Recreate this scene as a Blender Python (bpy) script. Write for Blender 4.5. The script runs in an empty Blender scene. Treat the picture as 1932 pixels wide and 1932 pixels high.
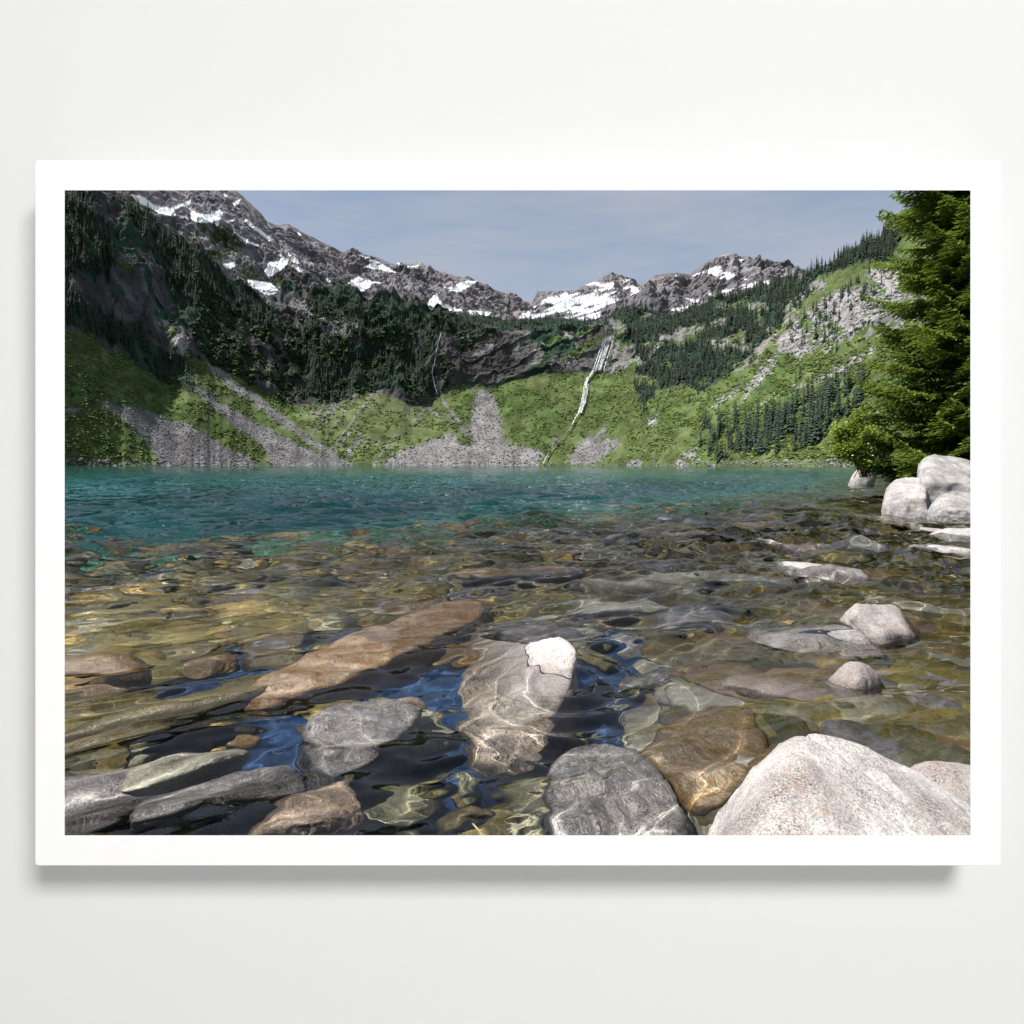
import bpy, math, random
import numpy as np
rng = np.random.default_rng(7)
random.seed(7)
S = bpy.context.scene
COL = S.collection
R = math.radians

# ------------------------------------------------------------------ measures
K = 0.867 / 966.0            # tangent per picture unit (photo read at 1932 units across)
HZ = 876.3                   # eye level in those units
CAM_H = 1.5                  # eye height over the water


def tx(px): return (np.asarray(px, float) - 966.0) * K
def tz(py): return (HZ - np.asarray(py, float)) * K
def water_y(py): return CAM_H / ((py - HZ) * K)
def wpt(px, py, z=0.0):
    y = (CAM_H - z) / ((py - HZ) * K)
    return (float((px - 966) * K * y), float(y), z)


# ------------------------------------------------------------------ noise
def _hash(ix, iy, iz, seed):
    h = (ix.astype(np.int64) * 374761393 + iy.astype(np.int64) * 668265263 + iz.astype(np.int64) * 2147483647 + seed * 974634777) & 0xFFFFFFFF
    h = ((h ^ (h >> 13)) * 1274126177) & 0xFFFFFFFF
    h = ((h ^ (h >> 16)) * 2246822519) & 0xFFFFFFFF
    return ((h ^ (h >> 15)) & 0xFFFFFF).astype(np.float64) / 0xFFFFFF


def vnoise(p, seed=0):
    f = np.floor(p); t = p - f
    t = t * t * t * (t * (t * 6 - 15) + 10)
    i = f.astype(np.int64)
    ix, iy, iz = i[..., 0], i[..., 1], i[..., 2]
    u, v, w = t[..., 0], t[..., 1], t[..., 2]
    def H(a, b, c): return _hash(ix + a, iy + b, iz + c, seed)
    x00 = H(0, 0, 0) * (1 - u) + H(1, 0, 0) * u
    x10 = H(0, 1, 0) * (1 - u) + H(1, 1, 0) * u
    x01 = H(0, 0, 1) * (1 - u) + H(1, 0, 1) * u
    x11 = H(0, 1, 1) * (1 - u) + H(1, 1, 1) * u
    y0 = x00 * (1 - v) + x10 * v
    y1 = x01 * (1 - v) + x11 * v
    return (y0 * (1 - w) + y1 * w) * 2 - 1


def fbm(p, octv=4, seed=0, gain=.5, ridged=False):
    a, s, out, tot = 1.0, 1.0, 0, 0
    for o in range(octv):
        n = vnoise(p * s + 17.3 * o, seed + o)
        if ridged: n = 1 - 2 * np.abs(n)
        out = out + a * n; tot += a
        a *= gain; s *= 2.03
    return out / tot


# ------------------------------------------------------------------ mesh helpers
def new_mesh(name, verts, faces, smooth=True, col=None, mat_idx=None):
    """faces: (n,3) or (n,4) int array, or a list of such arrays"""
    me = bpy.data.meshes.new(name)
    verts = np.asarray(verts, np.float32)
    fl = faces if isinstance(faces, list) else [faces]
    fl = [np.asarray(f, np.int32) for f in fl if len(f)]
    loops = np.concatenate([f.ravel() for f in fl])
    tot = np.concatenate([np.full(len(f), f.shape[1], np.int32) for f in fl])
    start = np.concatenate([[0], np.cumsum(tot)[:-1]]).astype(np.int32)
    me.vertices.add(len(verts)); me.vertices.foreach_set('co', verts.ravel())
    me.loops.add(len(loops)); me.loops.foreach_set('vertex_index', loops)
    me.polygons.add(len(tot)); me.polygons.foreach_set('loop_start', start); me.polygons.foreach_set('loop_total', tot)
    me.polygons.foreach_set('use_smooth', np.full(len(tot), bool(smooth)))
    if mat_idx is not None: me.polygons.foreach_set('material_index', np.asarray(mat_idx, np.int32))
    me.update(calc_edges=True)
    if col is not None:
        a = me.color_attributes.new('Col', 'FLOAT_COLOR', 'POINT')
        c = np.ones((len(verts), 4), np.float32); c[:, :3] = col
        a.data.foreach_set('color', c.ravel())
    return me


def obj(name, me, mats=None, parent=None, loc=(0, 0, 0), rot=(0, 0, 0)):
    o = bpy.data.objects.new(name, me)
    COL.objects.link(o)
    if mats and not me.materials:
        for m in (mats if isinstance(mats, (list, tuple)) else [mats]): me.materials.append(m)
    if parent: o.parent = parent
    o.location = loc; o.rotation_euler = rot
    return o


def tag(o, label=None, cat=None, group=None, kind=None):
    if label: o['label'] = label
    if cat: o['category'] = cat
    if group: o['group'] = group
    if kind: o['kind'] = kind
    return o


def empty(name, loc, rz=0.0):
    e = bpy.data.objects.new(name, None); COL.objects.link(e)
    e.location = loc; e.rotation_euler = (0, 0, rz); e.empty_display_size = .1
    return e


def grid_faces(nr, nc):
    i = np.arange((nr - 1) * (nc - 1)); r = i // (nc - 1); c = i % (nc - 1)
    a = r * nc + c
    return np.stack([a, a + 1, a + 1 + nc, a + nc], 1)


def inpoly(x, y, poly):
    c = np.zeros(x.shape, bool)
    n = len(poly); j = n - 1
    bx = [p[0] for p in poly]; by = [p[1] for p in poly]
    sel = (x >= min(bx)) & (x <= max(bx)) & (y >= min(by)) & (y <= max(by))
    if not sel.any(): return c
    xs, ys = x[sel], y[sel]; cs = np.zeros(xs.shape, bool)
    for i in range(n):
        xi, yi = poly[i]; xj, yj = poly[j]
        if yi != yj:
            cs ^= ((yi > ys) != (yj > ys)) & (xs < (xj - xi) * (ys - yi) / (yj - yi) + xi)
        j = i
    c[sel] = cs
    return c


def z1(*p): return [(115.9 + u * .3, 347.8 + v * .3) for u, v in p]
def z2(*p): return [(618.2 + u * .32, 347.8 + v * .32) for u, v in p]
def z3(*p): return [(1197.8 + u * .335, 347.8 + v * .335) for u, v in p]


def smoothstep(a, b, x):
    t = np.clip((x - a) / (b - a), 0, 1); return t * t * (3 - 2 * t)


# ------------------------------------------------------------------ materials
def mat(name):
    m = bpy.data.materials.new(name); m.use_nodes = True
    nt = m.node_tree; nt.nodes.clear()
    out = nt.nodes.new('ShaderNodeOutputMaterial')
    return m, nt, out


def N(nt, typ, **kw):
    n = nt.nodes.new(typ)
    for k, v in kw.items():
        if k.startswith('i_'):
            key = k[2:].replace('_', ' ')
            n.inputs[key].default_value = v
        else: setattr(n, k, v)
    return n


def noise(nt, vec, scale, detail=4, rough=.6):
    n = N(nt, 'ShaderNodeTexNoise'); n.inputs['Scale'].default_value = scale
    n.inputs['Detail'].default_value = detail; n.inputs['Roughness'].default_value = rough
    nt.links.new(vec, n.inputs['Vector']); return n


def ramp(nt, fac, stops):
    r = N(nt, 'ShaderNodeValToRGB'); el = r.color_ramp.elements
    while len(el) < len(stops): el.new(.5)
    for e, (p, c) in zip(el, stops):
        e.position = p; e.color = (c, c, c, 1) if not hasattr(c, '__len__') else (*c, 1)
    nt.links.new(fac, r.inputs['Fac']); return r


def mixc(nt, fac, a, b, mode='MIX'):
    m = N(nt, 'ShaderNodeMix', data_type='RGBA', blend_type=mode)
    for sock, v in ((m.inputs['Factor'], fac), (m.inputs['A'], a), (m.inputs['B'], b)):
        if hasattr(v, 'is_linked'): nt.links.new(v, sock)
        elif hasattr(v, '__len__'): sock.default_value = (*v[:3], 1)
        else: sock.default_value = v if sock.type == 'VALUE' else (v, v, v, 1)
    # float/colour sockets share names: pick the colour pair explicitly
    return m


def mix(nt, fac, a, b, mode='MIX'):
    m = N(nt, 'ShaderNodeMix', data_type='RGBA', blend_type=mode)
    F, A, B = m.inputs[0], m.inputs[6], m.inputs[7]
    for s, v in ((F, fac), (A, a), (B, b)):
        if isinstance(v, bpy.types.NodeSocket): nt.links.new(v, s)
        elif s is F: s.default_value = v
        else: s.default_value = (*v[:3], 1) if hasattr(v, '__len__') else (v, v, v, 1)
    return m.outputs[2]


def math_n(nt, op, a, b=0.0, clamp=False):
    m = N(nt, 'ShaderNodeMath', operation=op, use_clamp=clamp)
    for s, v in ((m.inputs[0], a), (m.inputs[1], b)):
        if isinstance(v, bpy.types.NodeSocket): nt.links.new(v, s)
        else: s.default_value = v
    return m.outputs[0]


def principled(nt, out, col, rough=.8, spec=.3, bump=None, bstr=.5, bdist=.02):
    b = N(nt, 'ShaderNodeBsdfPrincipled')
    if isinstance(col, bpy.types.NodeSocket): nt.links.new(col, b.inputs['Base Color'])
    else: b.inputs['Base Color'].default_value = (*col, 1)
    if isinstance(rough, bpy.types.NodeSocket): nt.links.new(rough, b.inputs['Roughness'])
    else: b.inputs['Roughness'].default_value = rough
    b.inputs['Specular IOR Level'].default_value = spec
    if bump is not None:
        bn = N(nt, 'ShaderNodeBump'); bn.inputs['Strength'].default_value = bstr; bn.inputs['Distance'].default_value = bdist
        nt.links.new(bump, bn.inputs['Height']); nt.links.new(bn.outputs[0], b.inputs['Normal'])
    nt.links.new(b.outputs[0], out.inputs['Surface'])
    return b


def terrain_mat(name, s1, s2, bdist, bstr=.8):
    m, nt, out = mat(name)
    at = N(nt, 'ShaderNodeVertexColor', layer_name='Col').outputs[0]
    pos = N(nt, 'ShaderNodeNewGeometry').outputs['Position']
    n1 = noise(nt, pos, s1, 6, .65); n2 = noise(nt, pos, s2, 3, .6)
    f1 = ramp(nt, n1.outputs[0], [(.3, .45), (.7, 1.55)]).outputs[0]
    f2 = ramp(nt, n2.outputs[0], [(.3, .6), (.7, 1.4)]).outputs[0]
    c = mix(nt, 1.0, at, f1, 'MULTIPLY'); c = mix(nt, 1.0, c, f2, 'MULTIPLY')
    sn = ramp(nt, at, [(.6, 0), (.75, 1)]).outputs[0]; c = mix(nt, sn, c, at)
    principled(nt, out, c, .95, .1, n1.outputs[0], bstr, bdist)
    return m


def granite(name, light, mid, dark, rust, coat, rust_amt=.35, speck=125.0, coat_amt=.75, coat_z=(.03, -.22), crack=0.0):
    """speckled granite; below the water line the stone carries a film of algae"""
    m, nt, out = mat(name)
    tc = N(nt, 'ShaderNodeTexCoord').outputs['Object']
    geo = N(nt, 'ShaderNodeNewGeometry').outputs['Position']
    oi = N(nt, 'ShaderNodeObjectInfo').outputs['Random']
    big = noise(nt, tc, 3.2, 5, .6); medn = noise(nt, tc, 14, 4, .65)
    sp = noise(nt, tc, speck, 2, .7); sp2 = noise(nt, tc, speck * .36, 4, .75)
    c = mix(nt, ramp(nt, big.outputs[0], [(.38, 0), (.62, 1)]).outputs[0], light, mid)
    c = mix(nt, ramp(nt, sp2.outputs[0], [(.50, 0), (.58, .75)]).outputs[0], c, mid)
    pm = ramp(nt, noise(nt, tc, 5.5, 3).outputs[0], [(.35, .25), (.65, .95)]).outputs[0]
    c = mix(nt, math_n(nt, 'MULTIPLY', ramp(nt, sp.outputs[0], [(.53, 0), (.60, .9)]).outputs[0], pm), c, dark)
    ru = math_n(nt, 'MULTIPLY', ramp(nt, medn.outputs[0], [(.5, 0), (.68, 1)]).outputs[0], ramp(nt, noise(nt, tc, 2.1, 2).outputs[0], [(.45, 0), (.6, rust_amt)]).outputs[0])
    c = mix(nt, ru, c, rust)
    dn = noise(nt, tc, 2.5, 4, .6)
    wv = mix(nt, .28, tc, dn.outputs['Color'])
    vc = N(nt, 'ShaderNodeTexVoronoi', feature='DISTANCE_TO_EDGE'); vc.inputs['Scale'].default_value = 1.15; nt.links.new(wv, vc.inputs['Vector'])
    crk = ramp(nt, vc.outputs['Distance'], [(.0, 1), (.010, 0)]).outputs[0]
    crk = math_n(nt, 'MULTIPLY', crk, ramp(nt, noise(nt, tc, 1.7, 2).outputs[0], [(.45, 0), (.55, crack)]).outputs[0])
    c = mix(nt, ramp(nt, noise(nt, tc, 1.4, 6, .7).outputs[0], [(.50, 0), (.66, .6)]).outputs[0], c, mix(nt, 1.0, c, (.45, .41, .39), 'MULTIPLY'))
    c = mix(nt, crk, c, dark)
    hv = N(nt, 'ShaderNodeHueSaturation')
    nt.links.new(c, hv.inputs['Color']); nt.links.new(math_n(nt, 'MULTIPLY_ADD', oi, .5), hv.inputs['Value'])
    hv.inputs['Value'].default_value = 1
    mm = N(nt, 'ShaderNodeMath', operation='MULTIPLY_ADD'); nt.links.new(oi, mm.inputs[0]); mm.inputs[1].default_value = .4; mm.inputs[2].default_value = .8
    nt.links.new(mm.outputs[0], hv.inputs['Value'])
    c = hv.outputs[0]
    sx = N(nt, 'ShaderNodeSeparateXYZ'); nt.links.new(geo, sx.inputs[0])
    zz = math_n(nt, 'ADD', sx.outputs[2], math_n(nt, 'MULTIPLY', math_n(nt, 'SUBTRACT', medn.outputs[0], .5), .16))
    mr = N(nt, 'ShaderNodeMapRange'); nt.links.new(zz, mr.inputs[0])
    mr.inputs[1].default_value = coat_z[0]; mr.inputs[2].default_value = coat_z[1]; mr.inputs[3].default_value = 0; mr.inputs[4].default_value = coat_amt
    cc = mix(nt, ramp(nt, sp2.outputs[0], [(.35, 0), (.65, 1)]).outputs[0], coat, [v * .3 for v in coat])
    c = mix(nt, mr.outputs[0], c, cc)
    c = mix(nt, ramp(nt, sp.outputs[0], [(.36, .45), (.46, 0)]).outputs[0], c, light)
    wt = N(nt, 'ShaderNodeMapRange'); nt.links.new(zz, wt.inputs[0])
    wt.inputs[1].default_value = .09; wt.inputs[2].default_value = .045; wt.inputs[3].default_value = 0; wt.inputs[4].default_value = 1
    c = mix(nt, math_n(nt, 'MULTIPLY', wt.outputs[0], .55), c, mix(nt, 1.0, c, (.36, .31, .28), 'MULTIPLY'))
    rgh = math_n(nt, 'SUBTRACT', .82, math_n(nt, 'MULTIPLY', wt.outputs[0], .5))
    h = math_n(nt, 'ADD', math_n(nt, 'MULTIPLY', medn.outputs[0], 1.0), math_n(nt, 'MULTIPLY', sp2.outputs[0], .35))
    h = math_n(nt, 'ADD', h, math_n(nt, 'MULTIPLY', sp.outputs[0], .06))
    h = math_n(nt, 'SUBTRACT', h, math_n(nt, 'MULTIPLY', crk, .8))
    principled(nt, out, c, rgh, .25, h, .6, .024)
    return m


M = {}
M['granite_white'] = granite('granite_white', (.64, .62, .60), (.34, .31, .30), (.07, .06, .055), (.34, .21, .13), (.17, .125, .06), .5)
M['granite_dry'] = granite('granite_dry', (.45, .44, .43), (.27, .255, .25), (.06, .055, .05), (.30, .20, .12), (.20, .15, .08), .5, speck=60.0, crack=.7)
M['granite_pink'] = granite('granite_pink', (.42, .38, .365), (.27, .235, .225), (.06, .05, .05), (.25, .14, .08), (.175, .115, .042), .6)
M['granite_grey'] = granite('granite_grey', (.25, .248, .255), (.085, .084, .09), (.02, .02, .024), (.14, .09, .05), (.085, .075, .055), .3, coat_amt=.35)
M['granite_brown'] = granite('granite_brown', (.27, .21, .13), (.15, .10, .045), (.04, .03, .02), (.22, .11, .03), (.135, .085, .022), .8)
M['granite_rust'] = granite('granite_rust', (.44, .40, .37), (.30, .24, .19), (.08, .06, .05), (.30, .16, .06), (.25, .135, .028), .9, coat_amt=.85, coat_z=(.06, -.01))
M['granite_olive'] = granite('granite_olive', (.21, .19, .10), (.12, .105, .05), (.03, .03, .02), (.16, .1, .03), (.085, .07, .022), .5)
M['granite_pale'] = granite('granite_pale', (.40, .41, .36), (.28, .29, .25), (.1, .1, .09), (.25, .18, .08), (.18, .17, .10), .3, coat_amt=.6)
M['terrain_near'] = terrain_mat('hillside', .6, .05, .5)
M['terrain_far'] = terrain_mat('far_rock', .06, .012, 3.0, .8)


def foliage_mat(name, c1, c2, scale, trans=.25, attr=False):
    m, nt, out = mat(name)
    pos = N(nt, 'ShaderNodeNewGeometry').outputs['Position']
    oi = N(nt, 'ShaderNodeObjectInfo').outputs['Random']
    n1 = noise(nt, pos, scale, 3, .6)
    c = mix(nt, ramp(nt, n1.outputs[0], [(.35, 0), (.65, 1)]).outputs[0], c1, c2)
    if attr:
        at = N(nt, 'ShaderNodeVertexColor', layer_name='Col').outputs[0]
        c = mix(nt, 1.0, c, at, 'MULTIPLY')
    d = N(nt, 'ShaderNodeBsdfPrincipled'); d.inputs['Roughness'].default_value = .6; d.inputs['Specular IOR Level'].default_value = .25
    t = N(nt, 'ShaderNodeBsdfTranslucent')
    nt.links.new(c, d.inputs['Base Color']); nt.links.new(c, t.inputs['Color'])
    ms = N(nt, 'ShaderNodeMixShader'); ms.inputs[0].default_value = trans
    nt.links.new(d.outputs[0], ms.inputs[1]); nt.links.new(t.outputs[0], ms.inputs[2])
    nt.links.new(ms.outputs[0], out.inputs['Surface'])
    return m


M['conifer'] = foliage_mat('conifer_needles', (.024, .050, .036), (.046, .078, .046), .05, .1, True)
M['fir'] = foliage_mat('fir_needles', (.115, .175, .028), (.20, .27, .046), .9, .4, True)
M['shrub'] = foliage_mat('shrub_leaves', (.085, .132, .036), (.13, .185, .05), .03, .4, True)
M['bush'] = foliage_mat('bush_leaves', (.20, .28, .035), (.32, .42, .07), .8, .4, True)


def simple_mat(name, col, rough=.8, spec=.3, nscale=None, var=.3, bd=.01):
    m, nt, out = mat(name)
    if nscale:
        tc = N(nt, 'ShaderNodeTexCoord').outputs['Object']
        n = noise(nt, tc, nscale, 5)
        c = mix(nt, n.outputs[0], [v * (1 - var) for v in col], [min(1, v * (1 + var)) for v in col])
        principled(nt, out, c, rough, spec, n.outputs[0], .4, bd)
    else: principled(nt, out, col, rough, spec)
    return m


M['bark'] = simple_mat('bark', (.09, .065, .045), .95, .1, 9, .6, .03)
M['wall'] = simple_mat('wall_paint', (.765, .765, .768), .9, .1, 60, .004, .0002)
M['board'] = simple_mat('white_board', (.93, .93, .93), .7, .2)
m, nt, out = mat('falling_water'); M['falls'] = m
pos = N(nt, 'ShaderNodeNewGeometry').outputs['Position']
mp = N(nt, 'ShaderNodeMapping'); mp.inputs['Scale'].default_value = (1.0, .3, .12); nt.links.new(pos, mp.inputs[0])
fa = ramp(nt, noise(nt, mp.outputs[0], .9, 4).outputs[0], [(.34, .08), (.58, .95)]).outputs[0]
df = N(nt, 'ShaderNodeBsdfDiffuse'); df.inputs[0].default_value = (.8, .82, .85, 1); tr = N(nt, 'ShaderNodeBsdfTransparent')
ms = N(nt, 'ShaderNodeMixShader'); nt.links.new(fa, ms.inputs[0]); nt.links.new(tr.outputs[0], ms.inputs[1]); nt.links.new(df.outputs[0], ms.inputs[2])
nt.links.new(ms.outputs[0], out.inputs['Surface'])
M['petal'] = simple_mat('petals', (.75, .74, .62), .7, .2)
M['dead_twig'] = simple_mat('dead_twig', (.30, .24, .12), .9, .1, 12, .4)

# water
m, nt, out = mat('lake_water'); M['water'] = m
pos = N(nt, 'ShaderNodeNewGeometry').outputs['Position']
mp = N(nt, 'ShaderNodeMapping'); mp.inputs['Scale'].default_value = (.7, 1.3, 1); mp.inputs['Rotation'].default_value = (0, 0, .2)
nt.links.new(pos, mp.inputs[0])
b1 = noise(nt, mp.outputs[0], 1.5, 4, .5); b2 = noise(nt, mp.outputs[0], .45, 3, .55)
sx = N(nt, 'ShaderNodeSeparateXYZ'); nt.links.new(pos, sx.inputs[0])
mr = N(nt, 'ShaderNodeMapRange'); nt.links.new(sx.outputs[1], mr.inputs[0])
mr.inputs[1].default_value = 4; mr.inputs[2].default_value = 40; mr.inputs[3].default_value = .12; mr.inputs[4].default_value = 1.5
hh = math_n(nt, 'ADD', b1.outputs[0], math_n(nt, 'MULTIPLY', b2.outputs[0], 2.2))
hh = math_n(nt, 'MULTIPLY', hh, mr.outputs[0])
bn = N(nt, 'ShaderNodeBump'); bn.inputs['Strength'].default_value = 1.0; bn.inputs['Distance'].default_value = .11
nt.links.new(hh, bn.inputs['Height'])
gl = N(nt, 'ShaderNodeBsdfPrincipled'); gl.inputs['Transmission Weight'].default_value = 1; gl.inputs['IOR'].default_value = 1.333
gl.inputs['Roughness'].default_value = 0.0; gl.inputs['Base Color'].default_value = (1, 1, 1, 1)
nt.links.new(bn.outputs[0], gl.inputs['Normal'])
nt.links.new(gl.outputs[0], out.inputs['Surface'])

# ------------------------------------------------------------------ light, sky, camera
SUN_EL, SUN_DIR = R(62), np.array([-.92, -.17])
SUN_DIR = SUN_DIR / np.linalg.norm(SUN_DIR)
w = bpy.data.worlds.new('World'); S.world = w; w.use_nodes = True
nt = w.node_tree; nt.nodes.clear()
wo = nt.nodes.new('ShaderNodeOutputWorld'); bg = nt.nodes.new('ShaderNodeBackground')
sky = nt.nodes.new('ShaderNodeTexSky'); sky.sky_type = 'NISHITA'; sky.sun_disc = False
sky.sun_elevation = SUN_EL
sky.sun_rotation = math.atan2(SUN_DIR[0], SUN_DIR[1])
sky.altitude = 1500; sky.air_density = 1.0; sky.dust_density = 1.0; sky.ozone_density = .9
bg.inputs['Strength'].default_value = .092
tc = nt.nodes.new('ShaderNodeTexCoord')
mp = nt.nodes.new('ShaderNodeMapping'); mp.inputs['Scale'].default_value = (1.2, 1.2, 7); mp.inputs['Rotation'].default_value = (.12, -.30, .3)
nt.links.new(tc.outputs['Generated'], mp.inputs[0])
cn = noise(nt, mp.outputs[0], 2.2, 7, .62)
cl = ramp(nt, cn.outputs[0], [(.34, .34), (.74, .85)]).outputs[0]
skc = mix(nt, cl, sky.outputs[0], (3.5, 3.72, 4.1))
nt.links.new(skc, bg.inputs['Color'])
nt.links.new(bg.outputs[0], wo.inputs['Surface'])
sl = bpy.data.lights.new('sun', 'SUN'); sl.energy = 5.0; sl.angle = R(.5); sl.color = (1, .955, .89)
so = bpy.data.objects.new('sun', sl); COL.objects.link(so)
from mathutils import Vector, Matrix, Euler
sd = Vector((SUN_DIR[0] * math.cos(SUN_EL), SUN_DIR[1] * math.cos(SUN_EL), math.sin(SUN_EL)))
so.rotation_euler = (-sd).to_track_quat('-Z', 'Y').to_euler()
so.location = sd * 50
sl.cycles.is_caustics_light = True

cam = bpy.data.cameras.new('camera'); co = bpy.data.objects.new('camera', cam); COL.objects.link(co)
cam.sensor_fit = 'HORIZONTAL'; cam.sensor_width = 36; cam.lens = 18 / .867
co.location = (0, 0, CAM_H); co.rotation_euler = (R(90), 0, 0)
cam.shift_y = -(966 - HZ) / 1932.0
cam.clip_start = .02; cam.clip_end = 12000
S.camera = co
S.view_settings.view_transform = 'Standard'; S.view_settings.look = 'None'
S.view_settings.exposure = .62; S.view_settings.gamma = 1
S.cycles.max_bounces = 10; S.cycles.transmission_bounces = 8; S.cycles.diffuse_bounces = 4
S.cycles.glossy_bounces = 3; S.cycles.transparent_max_bounces = 8
S.cycles.caustics_reflective = False; S.cycles.caustics_refractive = True
S.cycles.sample_clamp_indirect = 6


def add_box(V, F, x0, x1, y0, y1, zz0, zz1):
    n = len(V)
    V += [(x0, y0, zz0), (x1, y0, zz0), (x1, y1, zz0), (x0, y1, zz0), (x0, y0, zz1), (x1, y0, zz1), (x1, y1, zz1), (x0, y1, zz1)]
    F += [(n, n + 3, n + 2, n + 1), (n + 4, n + 5, n + 6, n + 7), (n, n + 1, n + 5, n + 4), (n + 1, n + 2, n + 6, n + 5), (n + 2, n + 3, n + 7, n + 6), (n + 3, n, n + 4, n + 7)]


# ------------------------------------------------------------------ the pale wall and the white framed opening in it
D = .70; BT = .046


def at_plane(px, py, y): return float((px - 966) * K * y), float(CAM_H + (HZ - py) * K * y)


def rrect(x0, x1, zz0, zz1, r, n=6):
    pts = []
    for cx, cz, a0 in ((x1 - r, zz1 - r, 0), (x0 + r, zz1 - r, 90), (x0 + r, zz0 + r, 180), (x1 - r, zz0 + r, 270)):
        for k in range(n):
            a = R(a0 + 90 * k / (n - 1)); pts.append((cx + r * math.cos(a), cz + r * math.sin(a)))
    return pts


def loops_mesh(name, loops, closed=True):
    V = []; F = []
    n = len(loops[0][1])
    for y, pts in loops: V += [(x, y, z) for x, z in pts]
    L = len(loops)
    for i in range(L if closed else L - 1):
        j = (i + 1) % L
        for k in range(n):
            k2 = (k + 1) % n
            F.append((i * n + k, i * n + k2, j * n + k2, j * n + k))
    return new_mesh(name, V, np.array(F), smooth=False)


ix0, iz1 = at_plane(122, 359, D); ix1, iz0 = at_plane(1831, 1576, D)
ox0, oz1 = at_plane(65.3, 301.8, D); ox1, oz0 = at_plane(1889, 1634, D)
g = .767 * BT + .001
fr = obj('picture_frame', loops_mesh('picture_frame', [
    (D, rrect(ix0, ix1, iz0, iz1, .0004)),
    (D + BT, rrect(ix0 - g, ix1 + g, iz0 - g, iz1 + g, .0004)),
    (D + BT, rrect(ix0 - g - .006, ix1 + g + .006, iz0 - g - .006, iz1 + g + .006, .0004)),
    (D + .014, rrect(ix0 - .019, ix1 + .019, iz0 - .019, iz1 + .019, .0004)),
    (D + .014, rrect(ox0, ox1, oz0, oz1, .004)),
    (D + .001, rrect(ox0, ox1, oz0, oz1, .004)),
    (D, rrect(ox0 + .001, ox1 - .001, oz0 + .001, oz1 - .001, .004)),
]), M['board'])
tag(fr, 'wide flat white frame hung on the pale grey wall around the lake view', 'picture frame')
WX, WZ0, WZ1 = 3.2, .1, 6.0
g1, g2 = g + .003, .078
wl = obj('wall', loops_mesh('wall', [
    (D + BT, rrect(ix0 - g1, ix1 + g1, iz0 - g1, iz1 + g1, .0005)),
    (D + BT + .03, rrect(ix0 - g2, ix1 + g2, iz0 - g2, iz1 + g2, .0005)),
    (D + BT + .03, rrect(-WX, WX, -.9, WZ1, .0005)),
    (D + BT, rrect(-WX, WX, -.9, WZ1, .0005)),
]), M['wall'])
tag(wl, 'plain pale grey wall behind and around the white frame', 'wall')
V, F = [], []
t = .1
YB = -7.0
add_box(V, F, -WX - t, -WX, YB, D + BT, WZ0, WZ1); add_box(V, F, WX, WX + t, YB, D + BT, WZ0, WZ1)
add_box(V, F, -WX - t, WX + t, YB - t, YB, WZ0, WZ1)
add_box(V, F, -WX - t, WX + t, YB - t, D + BT + .03, WZ1 + .002, WZ1 + t)
rm = obj('room', new_mesh('room', V, np.array(F), smooth=False), simple_mat('room_paint', (.22, .22, .22), .9, .1)); tag(rm, kind='structure')
V, F = [], []; add_box(V, F, -WX - t, WX + t, YB - t, D + BT, WZ0 - t, WZ0 - .002)
fl = obj('floor', new_mesh('floor', V, np.array(F), smooth=False), simple_mat('floor_boards', (.42, .42, .42), .8, .2)); tag(fl, kind='structure')
al = bpy.data.lights.new('ceiling_lamp', 'AREA'); al.shape = 'RECTANGLE'; al.size = 2.0; al.size_y = 3.2
al.energy = 705; al.color = (1, .995, .985)
ao = bpy.data.objects.new('ceiling_lamp', al); COL.objects.link(ao); ao.location = (2.1, -2.7, WZ1 - .6); ao.rotation_euler = Vector((-.50, -.48, -.72)).to_track_quat('-Z', 'Y').to_euler()

# ------------------------------------------------------------------ mountains
def curve(pts, px):
    pts = sorted(pts); x = np.array([p[0] for p in pts], float); y = np.array([p[1] for p in pts], float)
    return np.interp(px, x, y)


def smooth1(a, n):
    k = np.hanning(2 * n + 3)[1:-1]; k /= k.sum()
    return np.convolve(np.pad(a, n, mode='edge'), k, 'valid')


NCB = 1150
pxB = np.linspace(-60, 2010, NCB)
shoreY = 2.2 * vnoise(np.stack([pxB / 16, 0 * pxB, 0 * pxB], -1), 15) + 1.0 * vnoise(np.stack([pxB / 6, 0 * pxB, 0 * pxB], -1), 16) + smooth1(curve([(-60, 480), (122, 600), (400, 780), (640, 900), (1000, 900), (1150, 820), (1300, 640), (1500, 470), (1620, 370), (1700, 300), (2010, 200)], pxB), 20)
baseP = smooth1(curve([(-60, 560), (122, 615), (176, 642), (245, 678), (272, 703), (326, 716), (353, 690), (389, 684), (416, 696), (476, 732), (536, 762), (596, 765), (665, 748), (714, 738), (778, 770), (823, 757), (874, 727), (938, 732), (967, 719), (1025, 705), (1111, 702), (1200, 712), (1300, 712), (1400, 700), (1500, 690), (1600, 650), (1700, 630), (2010, 560)], pxB), 5)
baseY = smooth1(curve([(-60, 600), (122, 720), (416, 960), (596, 1030), (700, 1060), (880, 1050), (1130, 1030), (1300, 820), (1500, 640), (1700, 450), (2010, 330)], pxB), 15)
midP = smooth1(curve([(-60, 340), (122, 420), (245, 500), (326, 560), (416, 600), (476, 640), (536, 660), (600, 640), (700, 630), (800, 628), (880, 636), (940, 632), (1000, 626), (1060, 624), (1130, 622), (1200, 640), (1300, 640), (1400, 620), (1500, 590), (1600, 550), (1700, 520), (2010, 430)], pxB), 5)
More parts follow.
